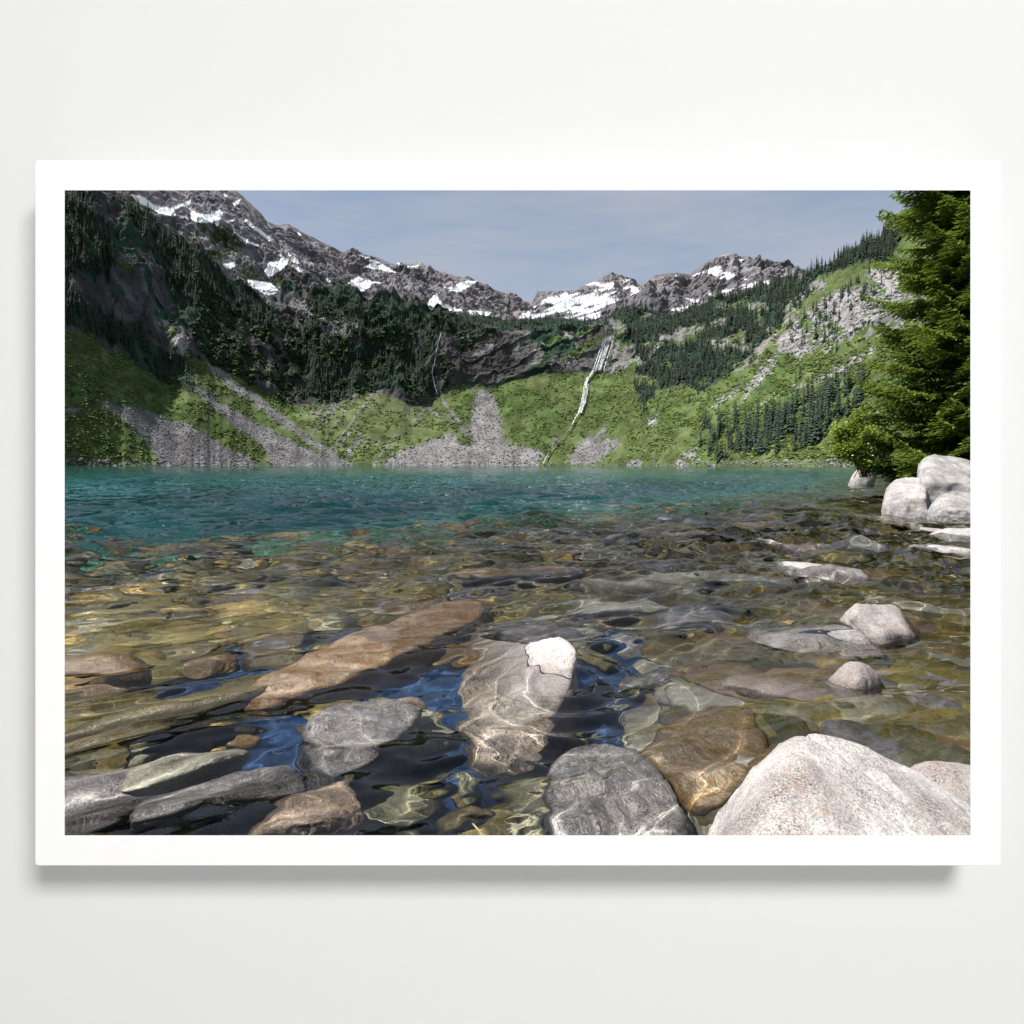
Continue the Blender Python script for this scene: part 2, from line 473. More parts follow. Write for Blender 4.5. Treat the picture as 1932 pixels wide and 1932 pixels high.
midY = smooth1(curve([(-60, 690), (122, 820), (416, 1070), (536, 1150), (600, 1190), (700, 1180), (800, 1120), (880, 1095), (1130, 1110), (1300, 970), (1500, 800), (1700, 590), (2010, 450)], pxB), 15)
skyP = smooth1(curve([(-60, 500), (40, 400), (100, 352), (150, 345), (206, 366), (302, 416), (356, 465), (416, 506), (461, 542), (515, 580), (535, 560), (560, 528), (596, 520), (641, 550), (686, 566), (746, 567), (797, 580), (823, 603), (893, 602), (977, 604), (1034, 607), (1117, 618), (1137, 612), (1162, 600), (1198, 596), (1265, 597), (1315, 580), (1348, 566), (1399, 552), (1466, 536), (1499, 524), (1533, 510), (1566, 496), (1617, 463), (1687, 436), (1714, 405), (1832, 345), (2010, 240)], pxB), 4)
skyY = smooth1(curve([(-60, 800), (122, 930), (416, 1210), (500, 1290), (560, 1450), (700, 1500), (880, 1450), (1130, 1450), (1300, 1300), (1500, 1030), (1700, 760), (2010, 600)], pxB), 15)
rows = []
def seg(pa, ya, pb, yb, n, za=None):
    for k in range(n):
        t_ = k / n
        Y = ya + (yb - ya) * t_
        za_ = CAM_H + tz(pa) * ya if za is None else za
        zb_ = CAM_H + tz(pb) * yb
        Z = za_ + (zb_ - za_) * t_
        rows.append((Y, Z))
zero = np.zeros(NCB)
for k in range(6):
    rows.append((shoreY - 40 + 40 * k / 6, zero - 6 + 6.0 * k / 6))
seg(None, shoreY, baseP, baseY, 170, za=zero + .25)
seg(baseP, baseY, midP, midY, 190)
seg(midP, midY, skyP, skyY, 190)
zs = CAM_H + tz(skyP) * skyY
for k in range(24):
    t_ = k / 23
    rows.append((skyY + 350 * t_, zs - 200 * t_ ** 1.5))
YB_ = np.array([r_[0] for r_ in rows]); ZB = np.array([r_[1] for r_ in rows])
NRB = len(rows)
XB = tx(pxB)[None, :] * YB_
PX = np.repeat(pxB[None, :], NRB, 0)
PY = HZ - (ZB - CAM_H) / YB_ / K
ridx = np.arange(NRB)[:, None] * np.ones((1, NCB))
P3 = np.stack([XB, YB_, ZB], -1)
big = fbm(P3 * np.array([1, 1, .8]) / 120, 5, 3, .55, True)
fine = fbm(P3 / 22, 4, 11, .6, True)
lo = fbm(P3 / 45, 4, 5)
tal = smoothstep(4, 40, ridx) * (1 - smoothstep(150, 185, ridx))
cliff = smoothstep(160, 200, ridx) * (1 - smoothstep(530, 556, ridx))
rightw = smoothstep(1130, 1240, PX)
# gullies running down the slopes
gul = vnoise(np.stack([PX / 26, ridx / 260, zero[None, :] + 0 * PX], -1), 31) + .5 * vnoise(np.stack([PX / 11, ridx / 160, 0 * PX + 3], -1), 33)
midc = smoothstep(845, 890, PX) * (1 - smoothstep(1150, 1200, PX))
amp = cliff * (30 * (1 - rightw) + 11 * rightw) * (1 - .72 * midc)
q_ = (PY + .42 * (PX - 966) + 3 * lo) / 37.0 + .3
saw = (q_ - np.floor(q_))
slab = midc * smoothstep(175, 190, ridx) * (1 - smoothstep(365, 385, ridx))
dz = slab * (saw - .5) * 2 + amp * big * .8 + cliff * fine * (7 - 3 * rightw) + tal * lo * 3.5 + cliff * gul * (14 - 7 * rightw) * (1 - .8 * midc) + tal * gul * 2.2
dy = -slab * saw * 4 - amp * big * .9 - cliff * fine * 5
fade = smoothstep(0, 30, ridx)
ZB = ZB + dz * fade * (YB_ / 1000) ** .7
YBd = YB_ + dy * fade * (YB_ / 1000)
XBd = XB + cliff * fbm(P3 / 60 + 50, 3, 21) * 10
PB = np.stack([XBd, YBd, ZB], -1)
PXd = 966 + XBd / YBd / K; PYd = HZ - (ZB - CAM_H) / YBd / K
PXn = PXd + 5 * vnoise(np.stack([PX / 3.1, PY / 3.1, 0 * PX], -1), 46) + 9 * fbm(np.stack([PX / 22, PY / 22, 0 * PX], -1), 4, 41, .6); wn_ = rng.normal(0, 1, (2,) + PX.shape)
PXn = PXn + 3.5 * wn_[0]
PYn = PYd + 2.0 * wn_[1] + 2.5 * vnoise(np.stack([PX / 2.6, PY / 2.6, 0 * PX + 4], -1), 47) + 6 * fbm(np.stack([PX / 22, PY / 22, 0 * PX + 7], -1), 3, 43)

talus = [z1((330, 1380), (520, 1410), (640, 1470), (800, 1500), (950, 1600), (1080, 1680), (1200, 1720), (1240, 1790), (640, 1790), (590, 1690), (400, 1480), (230, 1370)),
         z1((820, 1240), (900, 1290), (1000, 1380), (1200, 1480), (1400, 1590), (1600, 1680), (1720, 1730), (1780, 1790), (1330, 1790), (1300, 1680), (1200, 1590), (1030, 1470), (900, 1360)),
         z1((920, 1130), (1000, 1170), (1150, 1280), (1350, 1420), (1480, 1530), (1700, 1680), (1840, 1765), (1840, 1790), (1760, 1790), (1600, 1660), (1450, 1560), (1250, 1420), (1050, 1270), (940, 1190)),
         z1((20, 1390), (110, 1420), (110, 1445), (20, 1435)),
         z2((330, 1690), (340, 1640), (380, 1580), (430, 1560), (560, 1540), (590, 1500), (690, 1500), (740, 1450), (770, 1530), (900, 1550), (1060, 1540), (1200, 1560), (1280, 1580), (1250, 1640), (1240, 1690)),
         z2((880, 1215), (925, 1205), (965, 1245), (1000, 1320), (1012, 1420), (1075, 1560), (880, 1575), (838, 1430), (862, 1320)),
         z2((1420, 1610), (1500, 1520), (1620, 1440), (1650, 1380), (1640, 1440), (1580, 1530), (1700, 1490), (1720, 1540), (1620, 1610), (1560, 1640), (1420, 1650)),
         z2((1310, 1560), (1330, 1490), (1360, 1460), (1340, 1520), (1290, 1590)), z2((1750, 1690), (1850, 1600), (1830, 1690)),
         z1((1380, 680), (1480, 680), (1640, 820), (1900, 900), (1880, 950), (1720, 950), (1500, 800), (1400, 740))]
scree = [z3((570, 1280), (640, 1180), (760, 1060), (800, 1000), (800, 960), (870, 970), (1000, 950), (1110, 880), (1180, 880), (1300, 790), (1390, 740), (1500, 640), (1500, 450), (1330, 480), (1280, 600), (1150, 600), (1050, 660), (920, 780), (800, 860), (820, 930), (760, 990), (660, 1120), (600, 1230)),
         z3((620, 1310), (760, 1200), (880, 1160), (1000, 1120), (1150, 1080), (1360, 930), (1330, 920), (1180, 1010), (1040, 1090), (900, 1150), (780, 1190), (680, 1270)),
         z3((830, 690), (900, 640), (990, 560), (1070, 540), (1080, 580), (1000, 600), (900, 670), (830, 710)),
         z3((920, 540), (990, 490), (990, 530), (930, 560)),
         z3((190, 1620), (190, 1590), (270, 1530), (340, 1490), (350, 1500), (320, 1620)),
         z3((430, 1255), (520, 1190), (610, 1120), (560, 1180), (460, 1250)),
         z3((0, 990), (60, 950), (150, 900), (140, 930), (40, 985)), z3((330, 905), (400, 880), (480, 870), (470, 895), (390, 920)),
         z3((60, 1340), (130, 1290), (120, 1320), (80, 1360)),
         z2((1280, 930), (1400, 880), (1580, 835), (1585, 850), (1420, 905), (1290, 950)), z2((1270, 1115), (1400, 1040), (1560, 940), (1570, 955), (1420, 1060), (1290, 1120)),
         z2((860, 1000), (990, 940), (1000, 955), (880, 1030)), z1((620, 830), (800, 960), (800, 1080), (760, 1080), (700, 980), (610, 870))]
green_ledge = [z2((1390, 1020), (1500, 940), (1600, 900), (1620, 920), (1500, 1000), (1400, 1030)), z1((360, 480), (430, 490), (440, 540), (380, 540)),
               z1((1540, 920), (1720, 1060), (1700, 1090), (1560, 990)), z2((880, 930), (980, 880), (960, 910), (890, 945))]
forest_poly = {
    'right': [z3((0, 720), (200, 720), (450, 640), (700, 570), (900, 490), (1100, 400), (1480, 200), (1480, 420), (1280, 440), (1100, 500), (980, 620), (880, 760), (700, 900), (600, 1000), (500, 1080), (380, 1160), (260, 1130), (0, 1180)),
              z2((1620, 820), (1700, 740), (1930, 600), (1930, 960), (1800, 960), (1740, 930), (1660, 900), (1610, 870)),
              z2((1740, 1170), (1760, 1060), (1830, 1030), (1930, 1000), (1930, 1250), (1860, 1390), (1830, 1200))],
    'bench': [z2((-100, 600), (200, 640), (560, 690), (640, 780), (860, 770), (1120, 780), (1300, 800), (1560, 830), (1560, 850), (1380, 880), (1300, 880), (1130, 860), (1000, 870), (880, 880), (680, 880), (560, 900), (300, 930), (120, 900), (-100, 860))],
    'dark': [z2((-160, 900), (200, 950), (600, 900), (630, 960), (560, 1050), (640, 1100), (640, 1250), (500, 1200), (300, 1200), (130, 1220), (-100, 1160)),
             z1((1420, 1000), (1560, 1020), (1720, 1060), (1780, 1250), (1830, 1340), (1650, 1350), (1480, 1350), (1440, 1240))],
    'left': [z1((280, 10), (420, 10), (620, 200), (800, 370), (1000, 500), (1150, 620), (1330, 760), (1360, 930), (1150, 880), (980, 760), (720, 800), (650, 600), (580, 400), (350, 130)),
             z1((20, 20), (200, 60), (330, 460), (350, 500), (270, 560), (60, 560), (20, 600))],
    'left_low': [z1((20, 640), (180, 760), (330, 860), (520, 860), (560, 1010), (820, 1130), (820, 1320), (660, 1250), (520, 1190), (430, 1080), (260, 980), (100, 910), (20, 890))],
    'stand': [z3((350, 1570), (380, 1330), (560, 1310), (700, 1300), (850, 1280), (900, 1220), (1050, 1190), (1150, 1120), (1300, 1130), (1270, 1300), (1110, 1350), (1090, 1500), (900, 1500), (700, 1540), (500, 1570))],
    'scattered': [z3((870, 1150), (880, 1070), (960, 1030), (1110, 930), (1150, 950), (1040, 1040), (940, 1120)), z3((820, 800), (1300, 500), (1400, 560), (1100, 900), (850, 950)),
                  z3((100, 1180), (380, 1100), (500, 1100), (280, 1250), (110, 1280))],
}
def anyp(polys, x, y):
    a = np.zeros(x.shape, bool)
    for p in polys: a |= inpoly(x, y, p)
    return a

mT = anyp(talus, PXn, PYn); mS = anyp(scree, PXn, PYn); mG = anyp(green_ledge, PXn, PYn)
mF = {k: anyp(v, PXn, PYn) for k, v in forest_poly.items()}
mF['right'] |= (PX > 1180) & (ridx > 515) & (ridx < 562) & (PX < 1790)
mF['right'] &= ~((vnoise(np.stack([PXn / 34, PYn / 16, 0 * PX], -1), 77) > .38) & (ridx < 500))
tone = fbm(np.stack([PX / 60, PY / 40, 0 * PX], -1), 4, 61)
strk = vnoise(np.stack([(PX + (PY - 700) * 1.1 * np.sign(966 - PX)) / 14, PY / 90, 0 * PX], -1), 63)
above = (ridx > 174)
col = np.zeros((NRB, NCB, 3))
mead = np.array([.062, .096, .030]); dry = np.array([.115, .12, .058]); rockd = np.array([.105, .10, .10]); ff = np.array([.022, .040, .027])
tl = np.array([.185, .178, .180]); wh = np.array([.27, .26, .26])
q = np.clip(.5 + .9 * tone + .5 * strk, 0, 1)[..., None]
dryz = np.exp(-((PX - 730) / 110) ** 2 - ((PY - 790) / 45) ** 2)[..., None]
col[:] = mead * (1 - .45 * q) + dry * .45 * q
col = col * (1 - dryz * .6) + dry * dryz * .6
qc = np.clip(.5 + 1.6 * lo, 0, 1)[..., None]
cl_ = rockd * (.55 + .9 * qc) * (1 - .35 * np.clip(fine, 0, 1)[..., None])
lft = above & (PX < 1150)
col = np.where(lft[..., None], cl_, col)
led = (slab > .5) & (saw > .93) & (tone + .8 * lo > 0)
col = np.where(led[..., None], np.array([.19, .185, .18]), col)
veg = lft & (lo + .5 * tone + .4 * slab > .12 + .5 * slab)
col = np.where(veg[..., None], ff * 1.25, col)
rt = above & (PX >= 1150)
rk = rt & (fine + .6 * lo > .38) & (PY > 560)
col = np.where(rk[..., None], rockd * 1.6, col)
for k, v in mF.items(): col = np.where((v & (lo > -.45))[..., None] & (k not in ('scattered', 'stand')), ff * (.9 + .5 * qc), col)
st2 = vnoise(np.stack([(PX + (PY - 760) * .75 * np.sign(800 - PX)) / 6.5, PY / 70, 0 * PX + 2], -1), 65)
pale = (~above) & (st2 + .5 * tone > .42) & (PX > 560) & (PX < 900)
col = np.where(pale[..., None], tl * .8, col)
patch = fbm(np.stack([PX / 38, PY / 16, 0 * PX + 8], -1), 4, 67)
col = np.where((~mT)[..., None] & (~mS)[..., None] & (ridx < 340)[..., None], col * (1 + .55 * np.clip(patch, -1, 1))[..., None], col)
col = np.where(mT[..., None], tl * (.8 + .35 * qc), col)
grs = mS & (strk + .8 * tone > .35)
col = np.where(mS[..., None], wh * (.75 + .4 * qc), col)
col = np.where(grs[..., None], mead * 1.1, col)
col = np.where(mG[..., None], mead, col)
shore = (ridx < 12) & mT
col = np.where(shore[..., None], tl * 1.15, col)
terr = new_mesh('hillside', np.stack([XBd, YBd, ZB], -1).reshape(-1, 3), grid_faces(NRB, NCB), True, col.reshape(-1, 3))
hb = obj('hillside', terr, M['terrain_near']); tag(hb, 'steep cirque walls of green slopes, grey talus and dark cliffs ringing the lake', kind='structure')
PB = np.stack([XBd, YBd, ZB], -1)
PXd = 966 + XBd / YBd / K; PYd = HZ - (ZB - CAM_H) / YBd / K
# screen-space area weight and hidden test only to decide how densely things grow per area of slope
dpy = np.abs(np.gradient(PYd, axis=0)) + .02
front = (np.gradient(PYd, axis=0) < .05)


def surf(px, py):
    c = int(np.argmin(np.abs(pxB - px)))
    colp = PYd[6:556, c]
    d_ = np.abs(colp - py); near_ = np.flatnonzero(d_ < max(2.5, d_.min() + .01))
    i = near_[np.argmin(YBd[6:556, c][near_])] + 6
    p = PB[i, c].copy(); p[2] = CAM_H + (HZ - py) * K * p[1]; p[0] = (px - 966) * K * p[1]
    return p


# --- far peaks
snow = [z1((440, 60), (530, 85), (590, 130), (680, 150), (760, 120), (820, 100), (800, 130), (720, 155), (715, 200), (640, 195), (560, 150), (470, 110)),
        z1((800, 150), (850, 180), (940, 190), (1000, 160), (1015, 180), (990, 230), (990, 260), (970, 260), (960, 235), (900, 240), (820, 225), (810, 190)), z1((740, 205), (790, 190), (800, 220)),
        z1((1080, 120), (1130, 90), (1120, 115), (1090, 135)), z1((1150, 210), (1230, 270), (1330, 350), (1310, 360), (1220, 290), (1150, 230)), z1((1080, 290), (1150, 340), (1250, 385), (1240, 392), (1150, 360)),
        z1((800, 365), (850, 365), (830, 400)), z1((1370, 435), (1425, 475), (1400, 530), (1300, 590), (1270, 545), (1310, 490), (1380, 480)), z1((1420, 420), (1510, 500), (1450, 490)),
        z1((1160, 600), (1250, 610), (1320, 620), (1360, 670), (1340, 690), (1290, 700), (1200, 640)), z1((1450, 505), (1540, 540), (1500, 555)), z1((1010, 500), (1095, 485), (1085, 520), (1040, 535)),
        z1((1650, 580), (1750, 650), (1720, 665)), z1((1040, 240), (1100, 205), (1090, 220), (1050, 245)), z1((1480, 300), (1510, 320), (1490, 320)), z1((1020, 50), (1050, 75), (1030, 80)), z1((1290, 240), (1320, 270), (1300, 255)),
        z2((95, 590), (180, 545), (220, 560), (310, 580), (240, 610), (190, 645), (150, 625)), z2((180, 410), (270, 440), (340, 480), (410, 525), (320, 505), (210, 490), (270, 460)),
        z2((390, 450), (450, 475), (420, 475)), z2((460, 485), (540, 470), (530, 490), (490, 498)), z2((600, 680), (640, 640), (660, 690), (720, 720), (800, 745), (720, 745), (580, 712)),
        z2((680, 600), (740, 610), (790, 575), (880, 568), (850, 592), (780, 632), (720, 628)), z2((920, 660), (960, 665), (930, 672)), z2((810, 740), (960, 752), (950, 772), (840, 765)), z2((840, 715), (900, 690), (880, 710)), z2((1000, 720), (1050, 705), (1040, 720)),
        z2((1120, 790), (1140, 765), (1200, 735), (1290, 670), (1320, 645), (1420, 640), (1520, 640), (1580, 625), (1700, 605), (1820, 600), (1840, 630), (1740, 680), (1640, 710), (1600, 790), (1400, 800)),
        z2((1510, 590), (1570, 578), (1690, 583), (1680, 602), (1560, 602)), z2((1700, 552), (1790, 565), (1750, 577)), z2((1200, 700), (1190, 715), (1195, 720)),
        z3((315, 520), (440, 465), (495, 458), (490, 490), (575, 510), (540, 530), (470, 527), (430, 500), (380, 500)), z3((575, 420), (612, 425), (600, 440)), z3((225, 508), (290, 525), (240, 517)), z3((395, 605), (455, 635), (445, 648)),
        z3((285, 640), (370, 655), (340, 668)), z3((200, 700), (330, 683), (320, 712), (230, 720)), z3((470, 605), (560, 588), (575, 607)), z3((600, 570), (690, 548), (680, 580), (620, 582)), z3((725, 543), (790, 543), (740, 562)), z3((600, 528), (632, 530), (620, 538))]


def far_range(name, x0, x1, skyl, baseline, ysk, yb, seed, ncol, nrow, relief, label):
    px = np.linspace(x0, x1, ncol)
    sp = curve(skyl, px); bp = curve(baseline, px); ys = smooth1(curve(ysk, px), 12); yb_ = smooth1(curve(yb, px), 12)
    rr = []
    zb0 = CAM_H + tz(bp) * yb_; zs0 = CAM_H + tz(sp) * ys
    for k in range(nrow):
        t_ = k / (nrow - 1)
        rr.append((yb_ + (ys - yb_) * t_, zb0 + (zs0 - zb0) * (t_ ** .92)))
    for k in range(1, 16): rr.append((ys + 500 * k / 15, zs0 - 420 * (k / 15)))
    Y = np.array([a for a, _ in rr]); Z = np.array([b for _, b in rr]); nr = len(rr)
    X = tx(px)[None] * Y
    pxx = np.repeat(px[None], nr, 0); pyy = HZ - (Z - CAM_H) / Y / K
    P = np.stack([X, Y, Z], -1)
    rid = fbm(P / relief, 6, seed, .55, True); fi = fbm(P / 40, 5, seed + 9, .6, True); lw = fbm(P / 120, 3, seed + 20)
    ed = smoothstep(0, 15, np.arange(nr))[:, None] * (1 - .8 * smoothstep(nrow * .7, nrow, np.arange(nr))[:, None])
    # strata: slabs dipping across the face
    st = vnoise(np.stack([X / 300, Y / 300, (Z + .35 * X) / 26], -1), seed + 30)
    ri = np.arange(nr)[:, None] + 0 * pxx
    gl_ = vnoise(np.stack([(pxx + .25 * ri * (seed % 3 - 1)) / 13, ri / 150, 0 * pxx], -1), seed + 60) + .25 * vnoise(np.stack([pxx / 6, ri / 70, 0 * pxx], -1), seed + 61)
    rid = rid + .2 * gl_
    Zd = Z + ed * (rid * 34 + fi * 13 + st * 5); Yd = Y - ed * (rid * 60 + fi * 16)
    pxx, pyy = 966 + X / Yd / K, HZ - (Zd - CAM_H) / Yd / K
    gx, gy = pxx + 2.6 * fbm(np.stack([pxx / 9, pyy / 6, 0 * pxx], -1), 3, seed + 40), pyy + 1.6 * fbm(np.stack([pxx / 9, pyy / 6, 0 * pxx + 5], -1), 3, seed + 41)
    sn = anyp(snow, gx, gy)
    # bare ribs showing through the snow
    rib = vnoise(np.stack([(pxx + 2 * pyy) / 16, (pyy + .22 * pxx) / 4.2, 0 * pxx], -1), seed + 50) + .5 * fi
    sn &= ~((rib > .25) & (pxx > 985) & (pxx < 1190))
    sn &= ~((rib > .9) & ~((pxx > 985) & (pxx < 1190)))
    c = np.array([.145, .138, .148]) * (.75 + .5 * np.clip(.5 + lw, 0, 1))[..., None] * (1 + .35 * st[..., None])
    c = c * np.array([1.05, 1., .97]) ** (2 * lw[..., None])
    grn = (lw + .5 * fi > .5) & (pyy > sp[None] + 70)
    c = np.where(grn[..., None], np.array([.05, .065, .035]), c)
    c = np.where(sn[..., None], np.array([.93, .94, .96]), c)
    me = new_mesh(name, np.stack([X, Yd, Zd], -1).reshape(-1, 3), grid_faces(nr, ncol), True, c.reshape(-1, 3))
    o = obj(name, me, M['terrain_far']); tag(o, label, kind='structure')
    return o


far_range('mountain', 150, 1030, [(150, 250), (245, 300), (330, 325), (420, 345), (445, 360), (470, 382), (492, 402), (505, 420), (520, 426), (545, 427), (580, 445), (620, 465), (650, 478), (667, 470), (690, 481), (720, 491), (745, 500), (775, 497), (795, 497), (812, 510), (840, 517), (862, 525), (885, 528), (920, 543), (950, 555), (980, 568), (1000, 580), (1030, 600)],
          [(150, 620), (500, 640), (700, 640), (1030, 640)], [(150, 1900), (500, 2100), (800, 2400), (1030, 2500)], [(150, 1350), (500, 1500), (1030, 1700)], 101, 900, 330, 330,
          'high jagged grey mountain with snow patches rising behind the left ridge')
far_range('mountain', 985, 1330, [(985, 600), (1003, 578), (1013, 553), (1030, 552), (1062, 552), (1078, 550), (1105, 540), (1130, 530), (1143, 522), (1152, 517), (1162, 519), (1175, 527), (1192, 534), (1207, 545), (1240, 560), (1330, 590)],
          [(985, 640), (1330, 640)], [(985, 2700), (1330, 2700)], [(985, 1800), (1330, 1800)], 131, 420, 260, 260,
          'low snow streaked mountain hump with a small dark summit in the middle')
far_range('mountain', 1150, 1560, [(1150, 600), (1185, 570), (1205, 545), (1235, 524), (1262, 517), (1280, 518), (1300, 522), (1318, 508), (1335, 497), (1345, 499), (1360, 486), (1378, 480), (1392, 484), (1420, 490), (1440, 493), (1462, 503), (1480, 500), (1500, 513), (1530, 535), (1560, 560)],
          [(1150, 640), (1560, 620)], [(1150, 1900), (1330, 2100), (1560, 2200)], [(1150, 1480), (1560, 1420)], 151, 460, 270, 260,
          'rocky brown grey peak with one bright snowfield right of the waterfall valley')
# a broad ground sheet under everything out to the horizon
V = np.array([(-9000, -6000, -9), (9000, -6000, -9), (9000, 9000, -9), (-9000, 9000, -9)])
tag(obj('ground', new_mesh('ground', V, np.array([[0, 1, 2, 3]])), simple_mat('ground', (.12, .12, .09), .95, .1, .01, .3)), kind='structure')


# ------------------------------------------------------------------ far conifers
def conifer_mesh(name, seed, H=1.0, Rr=.13, whorls=13, br=7):
    r = np.random.default_rng(seed); V = []; F = []; mi = []
    n = 5
    for k in range(2):
        for a in range(n):
            th = 2 * math.pi * a / n; rad = .016 * (1 - .9 * k); V.append((rad * math.cos(th), rad * math.sin(th), -.03 if k == 0 else H * .97))
    for a in range(n):
        b = (a + 1) % n; F.append((a, b, n + b, n + a)); mi.append(1)
    for wv in range(whorls):
        t_ = wv / (whorls - 1)
        zc = H * (.07 + .90 * t_) + r.uniform(-.015, .015)
        L = Rr * (1 - t_) ** .75 * r.uniform(.75, 1.15) + .012
        a0 = r.uniform(0, 6.28)
        for b in range(br if t_ < .8 else 5):
            th = a0 + 6.283 * b / br + r.uniform(-.25, .25); l = L * r.uniform(.65, 1.2)
            d = np.array([math.cos(th), math.sin(th), 0]); s = np.array([-d[1], d[0], 0])
            wd = l * r.uniform(.32, .5); dr = l * r.uniform(.35, .75)
            up = np.array([0, 0, 1]); c0 = np.array([0, 0, zc])
            i = len(V)
            V += [tuple(c0 + up * .02), tuple(c0 + d * l * .55 + s * wd - up * dr * .55), tuple(c0 + d * l - up * dr), tuple(c0 + d * l * .55 - s * wd - up * dr * .55), tuple(c0 + d * l * .5 + up * (.012 - dr * .2))]
            F += [(i, i + 1, i + 4, i + 4), (i + 1, i + 2, i + 4, i + 4), (i + 2, i + 3, i + 4, i + 4), (i + 3, i, i + 4, i + 4)]; mi += [0] * 4
    V = np.array(V); q = []; t3 = []; mq = []; mt = []
    for f, m_ in zip(F, mi):
        if f[2] == f[3]: t3.append(f[:3]); mt.append(m_)
        else: q.append(f); mq.append(m_)
    return V, np.array(q), np.array(t3), mq, mt


CON = [conifer_mesh('conifer', 200 + i, 1.0, [.11, .13, .10, .15, .12, .17][i], [14, 13, 15, 12, 14, 11][i]) for i in range(6)]
CONM = []
for i, (V, q, t3, mq, mt) in enumerate(CON):
    vv = np.random.default_rng(i).uniform(.75, 1.2); me = new_mesh('conifer', V, [q, t3], False, np.full((len(V), 3), vv), mat_idx=mq + mt)
    me.materials.append(M['conifer']); me.materials.append(M['bark'])
    CONM.append(me)


def sample(mask, n):
    ii = np.flatnonzero((mask & front & (ridx < 562) & (ridx > 4)).ravel())
    w_ = dpy.ravel()[ii]; w_ = w_ / w_.sum()
    return ii[rng.choice(len(ii), size=min(n, len(ii)), replace=False, p=w_)]


def spots(mask, n, hmin, hmax):
    ii = sample(mask, n)
    p = PB.reshape(-1, 3)[ii]
    return [(p_[0], p_[1], p_[2] - .3, rng.uniform(hmin, hmax) * (1.25 if rng.random() < .12 else 1), rng.uniform(0, 6.28), rng.integers(0, 6)) for p_ in p]


def merged_forest(name, sp, mats, label):
    Vs = []; Q = []; T = []; mq_ = []; mt_ = []; off = 0; Cc = []
    for (x, y, z, h, a, v) in sp:
        V, q, t3, mq, mt = CON[v]
        c, s = math.cos(a), math.sin(a)
        W = V * h
        W = np.stack([W[:, 0] * c - W[:, 1] * s + x, W[:, 0] * s + W[:, 1] * c + y, W[:, 2] + z], 1)
        v_ = rng.uniform(.55, 1.5); Cc.append(np.tile([v_ * rng.uniform(.85, 1.35), v_, v_ * .95], (len(V), 1)))
        Vs.append(W); Q.append(q + off); T.append(t3 + off); off += len(V); mq_ += mq; mt_ += mt
    me = new_mesh(name, np.concatenate(Vs), [np.concatenate(Q), np.concatenate(T)], False, np.concatenate(Cc), mat_idx=mq_ + mt_)
    o = obj(name, me, mats); tag(o, label, 'forest', kind='stuff')
    return o


def tree_obj(s_, label, group):
    x, y, z, h, a, v = s_
    o = bpy.data.objects.new('conifer', CONM[v]); COL.objects.link(o)
    o.location = (x, y, z); o.rotation_euler = (0, 0, a); k = h * rng.uniform(.85, 1.2); o.scale = (k, k, h)
    tag(o, label, 'tree', group)


for s_ in spots(mF['stand'], 175, 17, 27): tree_obj(s_, 'dark spire shaped conifer in the stand along the right lakeshore', 'conifers of the stand along the right lakeshore')
for s_ in spots(mF['scattered'], 75, 10, 17): tree_obj(s_, 'small conifer standing alone on the pale scree of the right slope', 'scattered conifers on the right scree slope')
for s_ in spots(mF['left_low'], 50, 14, 24): tree_obj(s_, 'shaded conifer at the foot of the dark left cliff', 'conifers at the foot of the left cliff')
merged_forest('forest', spots(mF['right'], 2300, 7, 22), [M['conifer'], M['bark']], 'dense dark conifer forest climbing the right slope')
merged_forest('forest', spots(mF['bench'], 1300, 6, 18), [M['conifer'], M['bark']], 'conifer belt on the bench above the back cliffs')
merged_forest('forest', spots(mF['left'], 1000, 8, 22) + spots(mF['left_low'], 160, 10, 20), [M['conifer'], M['bark']], 'shaded conifer forest on the left ridge')
merged_forest('forest', spots(mF['dark'], 750, 6, 18), [M['conifer'], M['bark']], 'dark forest on the cliffs left of the back wall')


# --- shrubs and talus blocks: uncountable ground cover
def ico(sub):
    import bmesh
    bm = bmesh.new(); bmesh.ops.create_icosphere(bm, subdivisions=sub, radius=1)
    V = np.array([v.co[:] for v in bm.verts]); F = np.array([[v.index for v in f.verts] for f in bm.faces]); bm.free()
    return V, F


I1 = ico(1); I2 = ico(2); I3 = ico(3); I4 = ico(4); I5 = ico(5); I6 = ico(6)
def scatter(name, idx, base, size, squash, jit, matl, label, cat, colv, sink=.3, smooth=False):
    V0, F0 = base; n = len(idx); P = PB.reshape(-1, 3)[idx]
    s = rng.uniform(size[0], size[1], n) * rng.choice([.7, 1, 1, 1.2, 2.0], n)
    a = rng.uniform(0, 6.28, n)
    r_ = 1 + rng.uniform(-jit, jit, (n, len(V0)))
    W = V0[None] * r_[..., None] * s[:, None, None] * np.array([1, 1, squash])
    c, sn_ = np.cos(a)[:, None], np.sin(a)[:, None]
    W = np.stack([W[..., 0] * c - W[..., 1] * sn_, W[..., 0] * sn_ + W[..., 1] * c, W[..., 2]], -1)
    W = W + (P + np.array([0, 0, 1]) * (s * (squash - sink))[:, None] * .5)[:, None, :]
    F = (F0[None] + (np.arange(n) * len(V0))[:, None, None]).reshape(-1, 3)
    cv = np.repeat(colv(n)[:, None, :], len(V0), 1).reshape(-1, 3)
    me = new_mesh(name, W.reshape(-1, 3), F, smooth, cv)
    return tag(obj(name, me, matl), label, cat, kind='stuff')


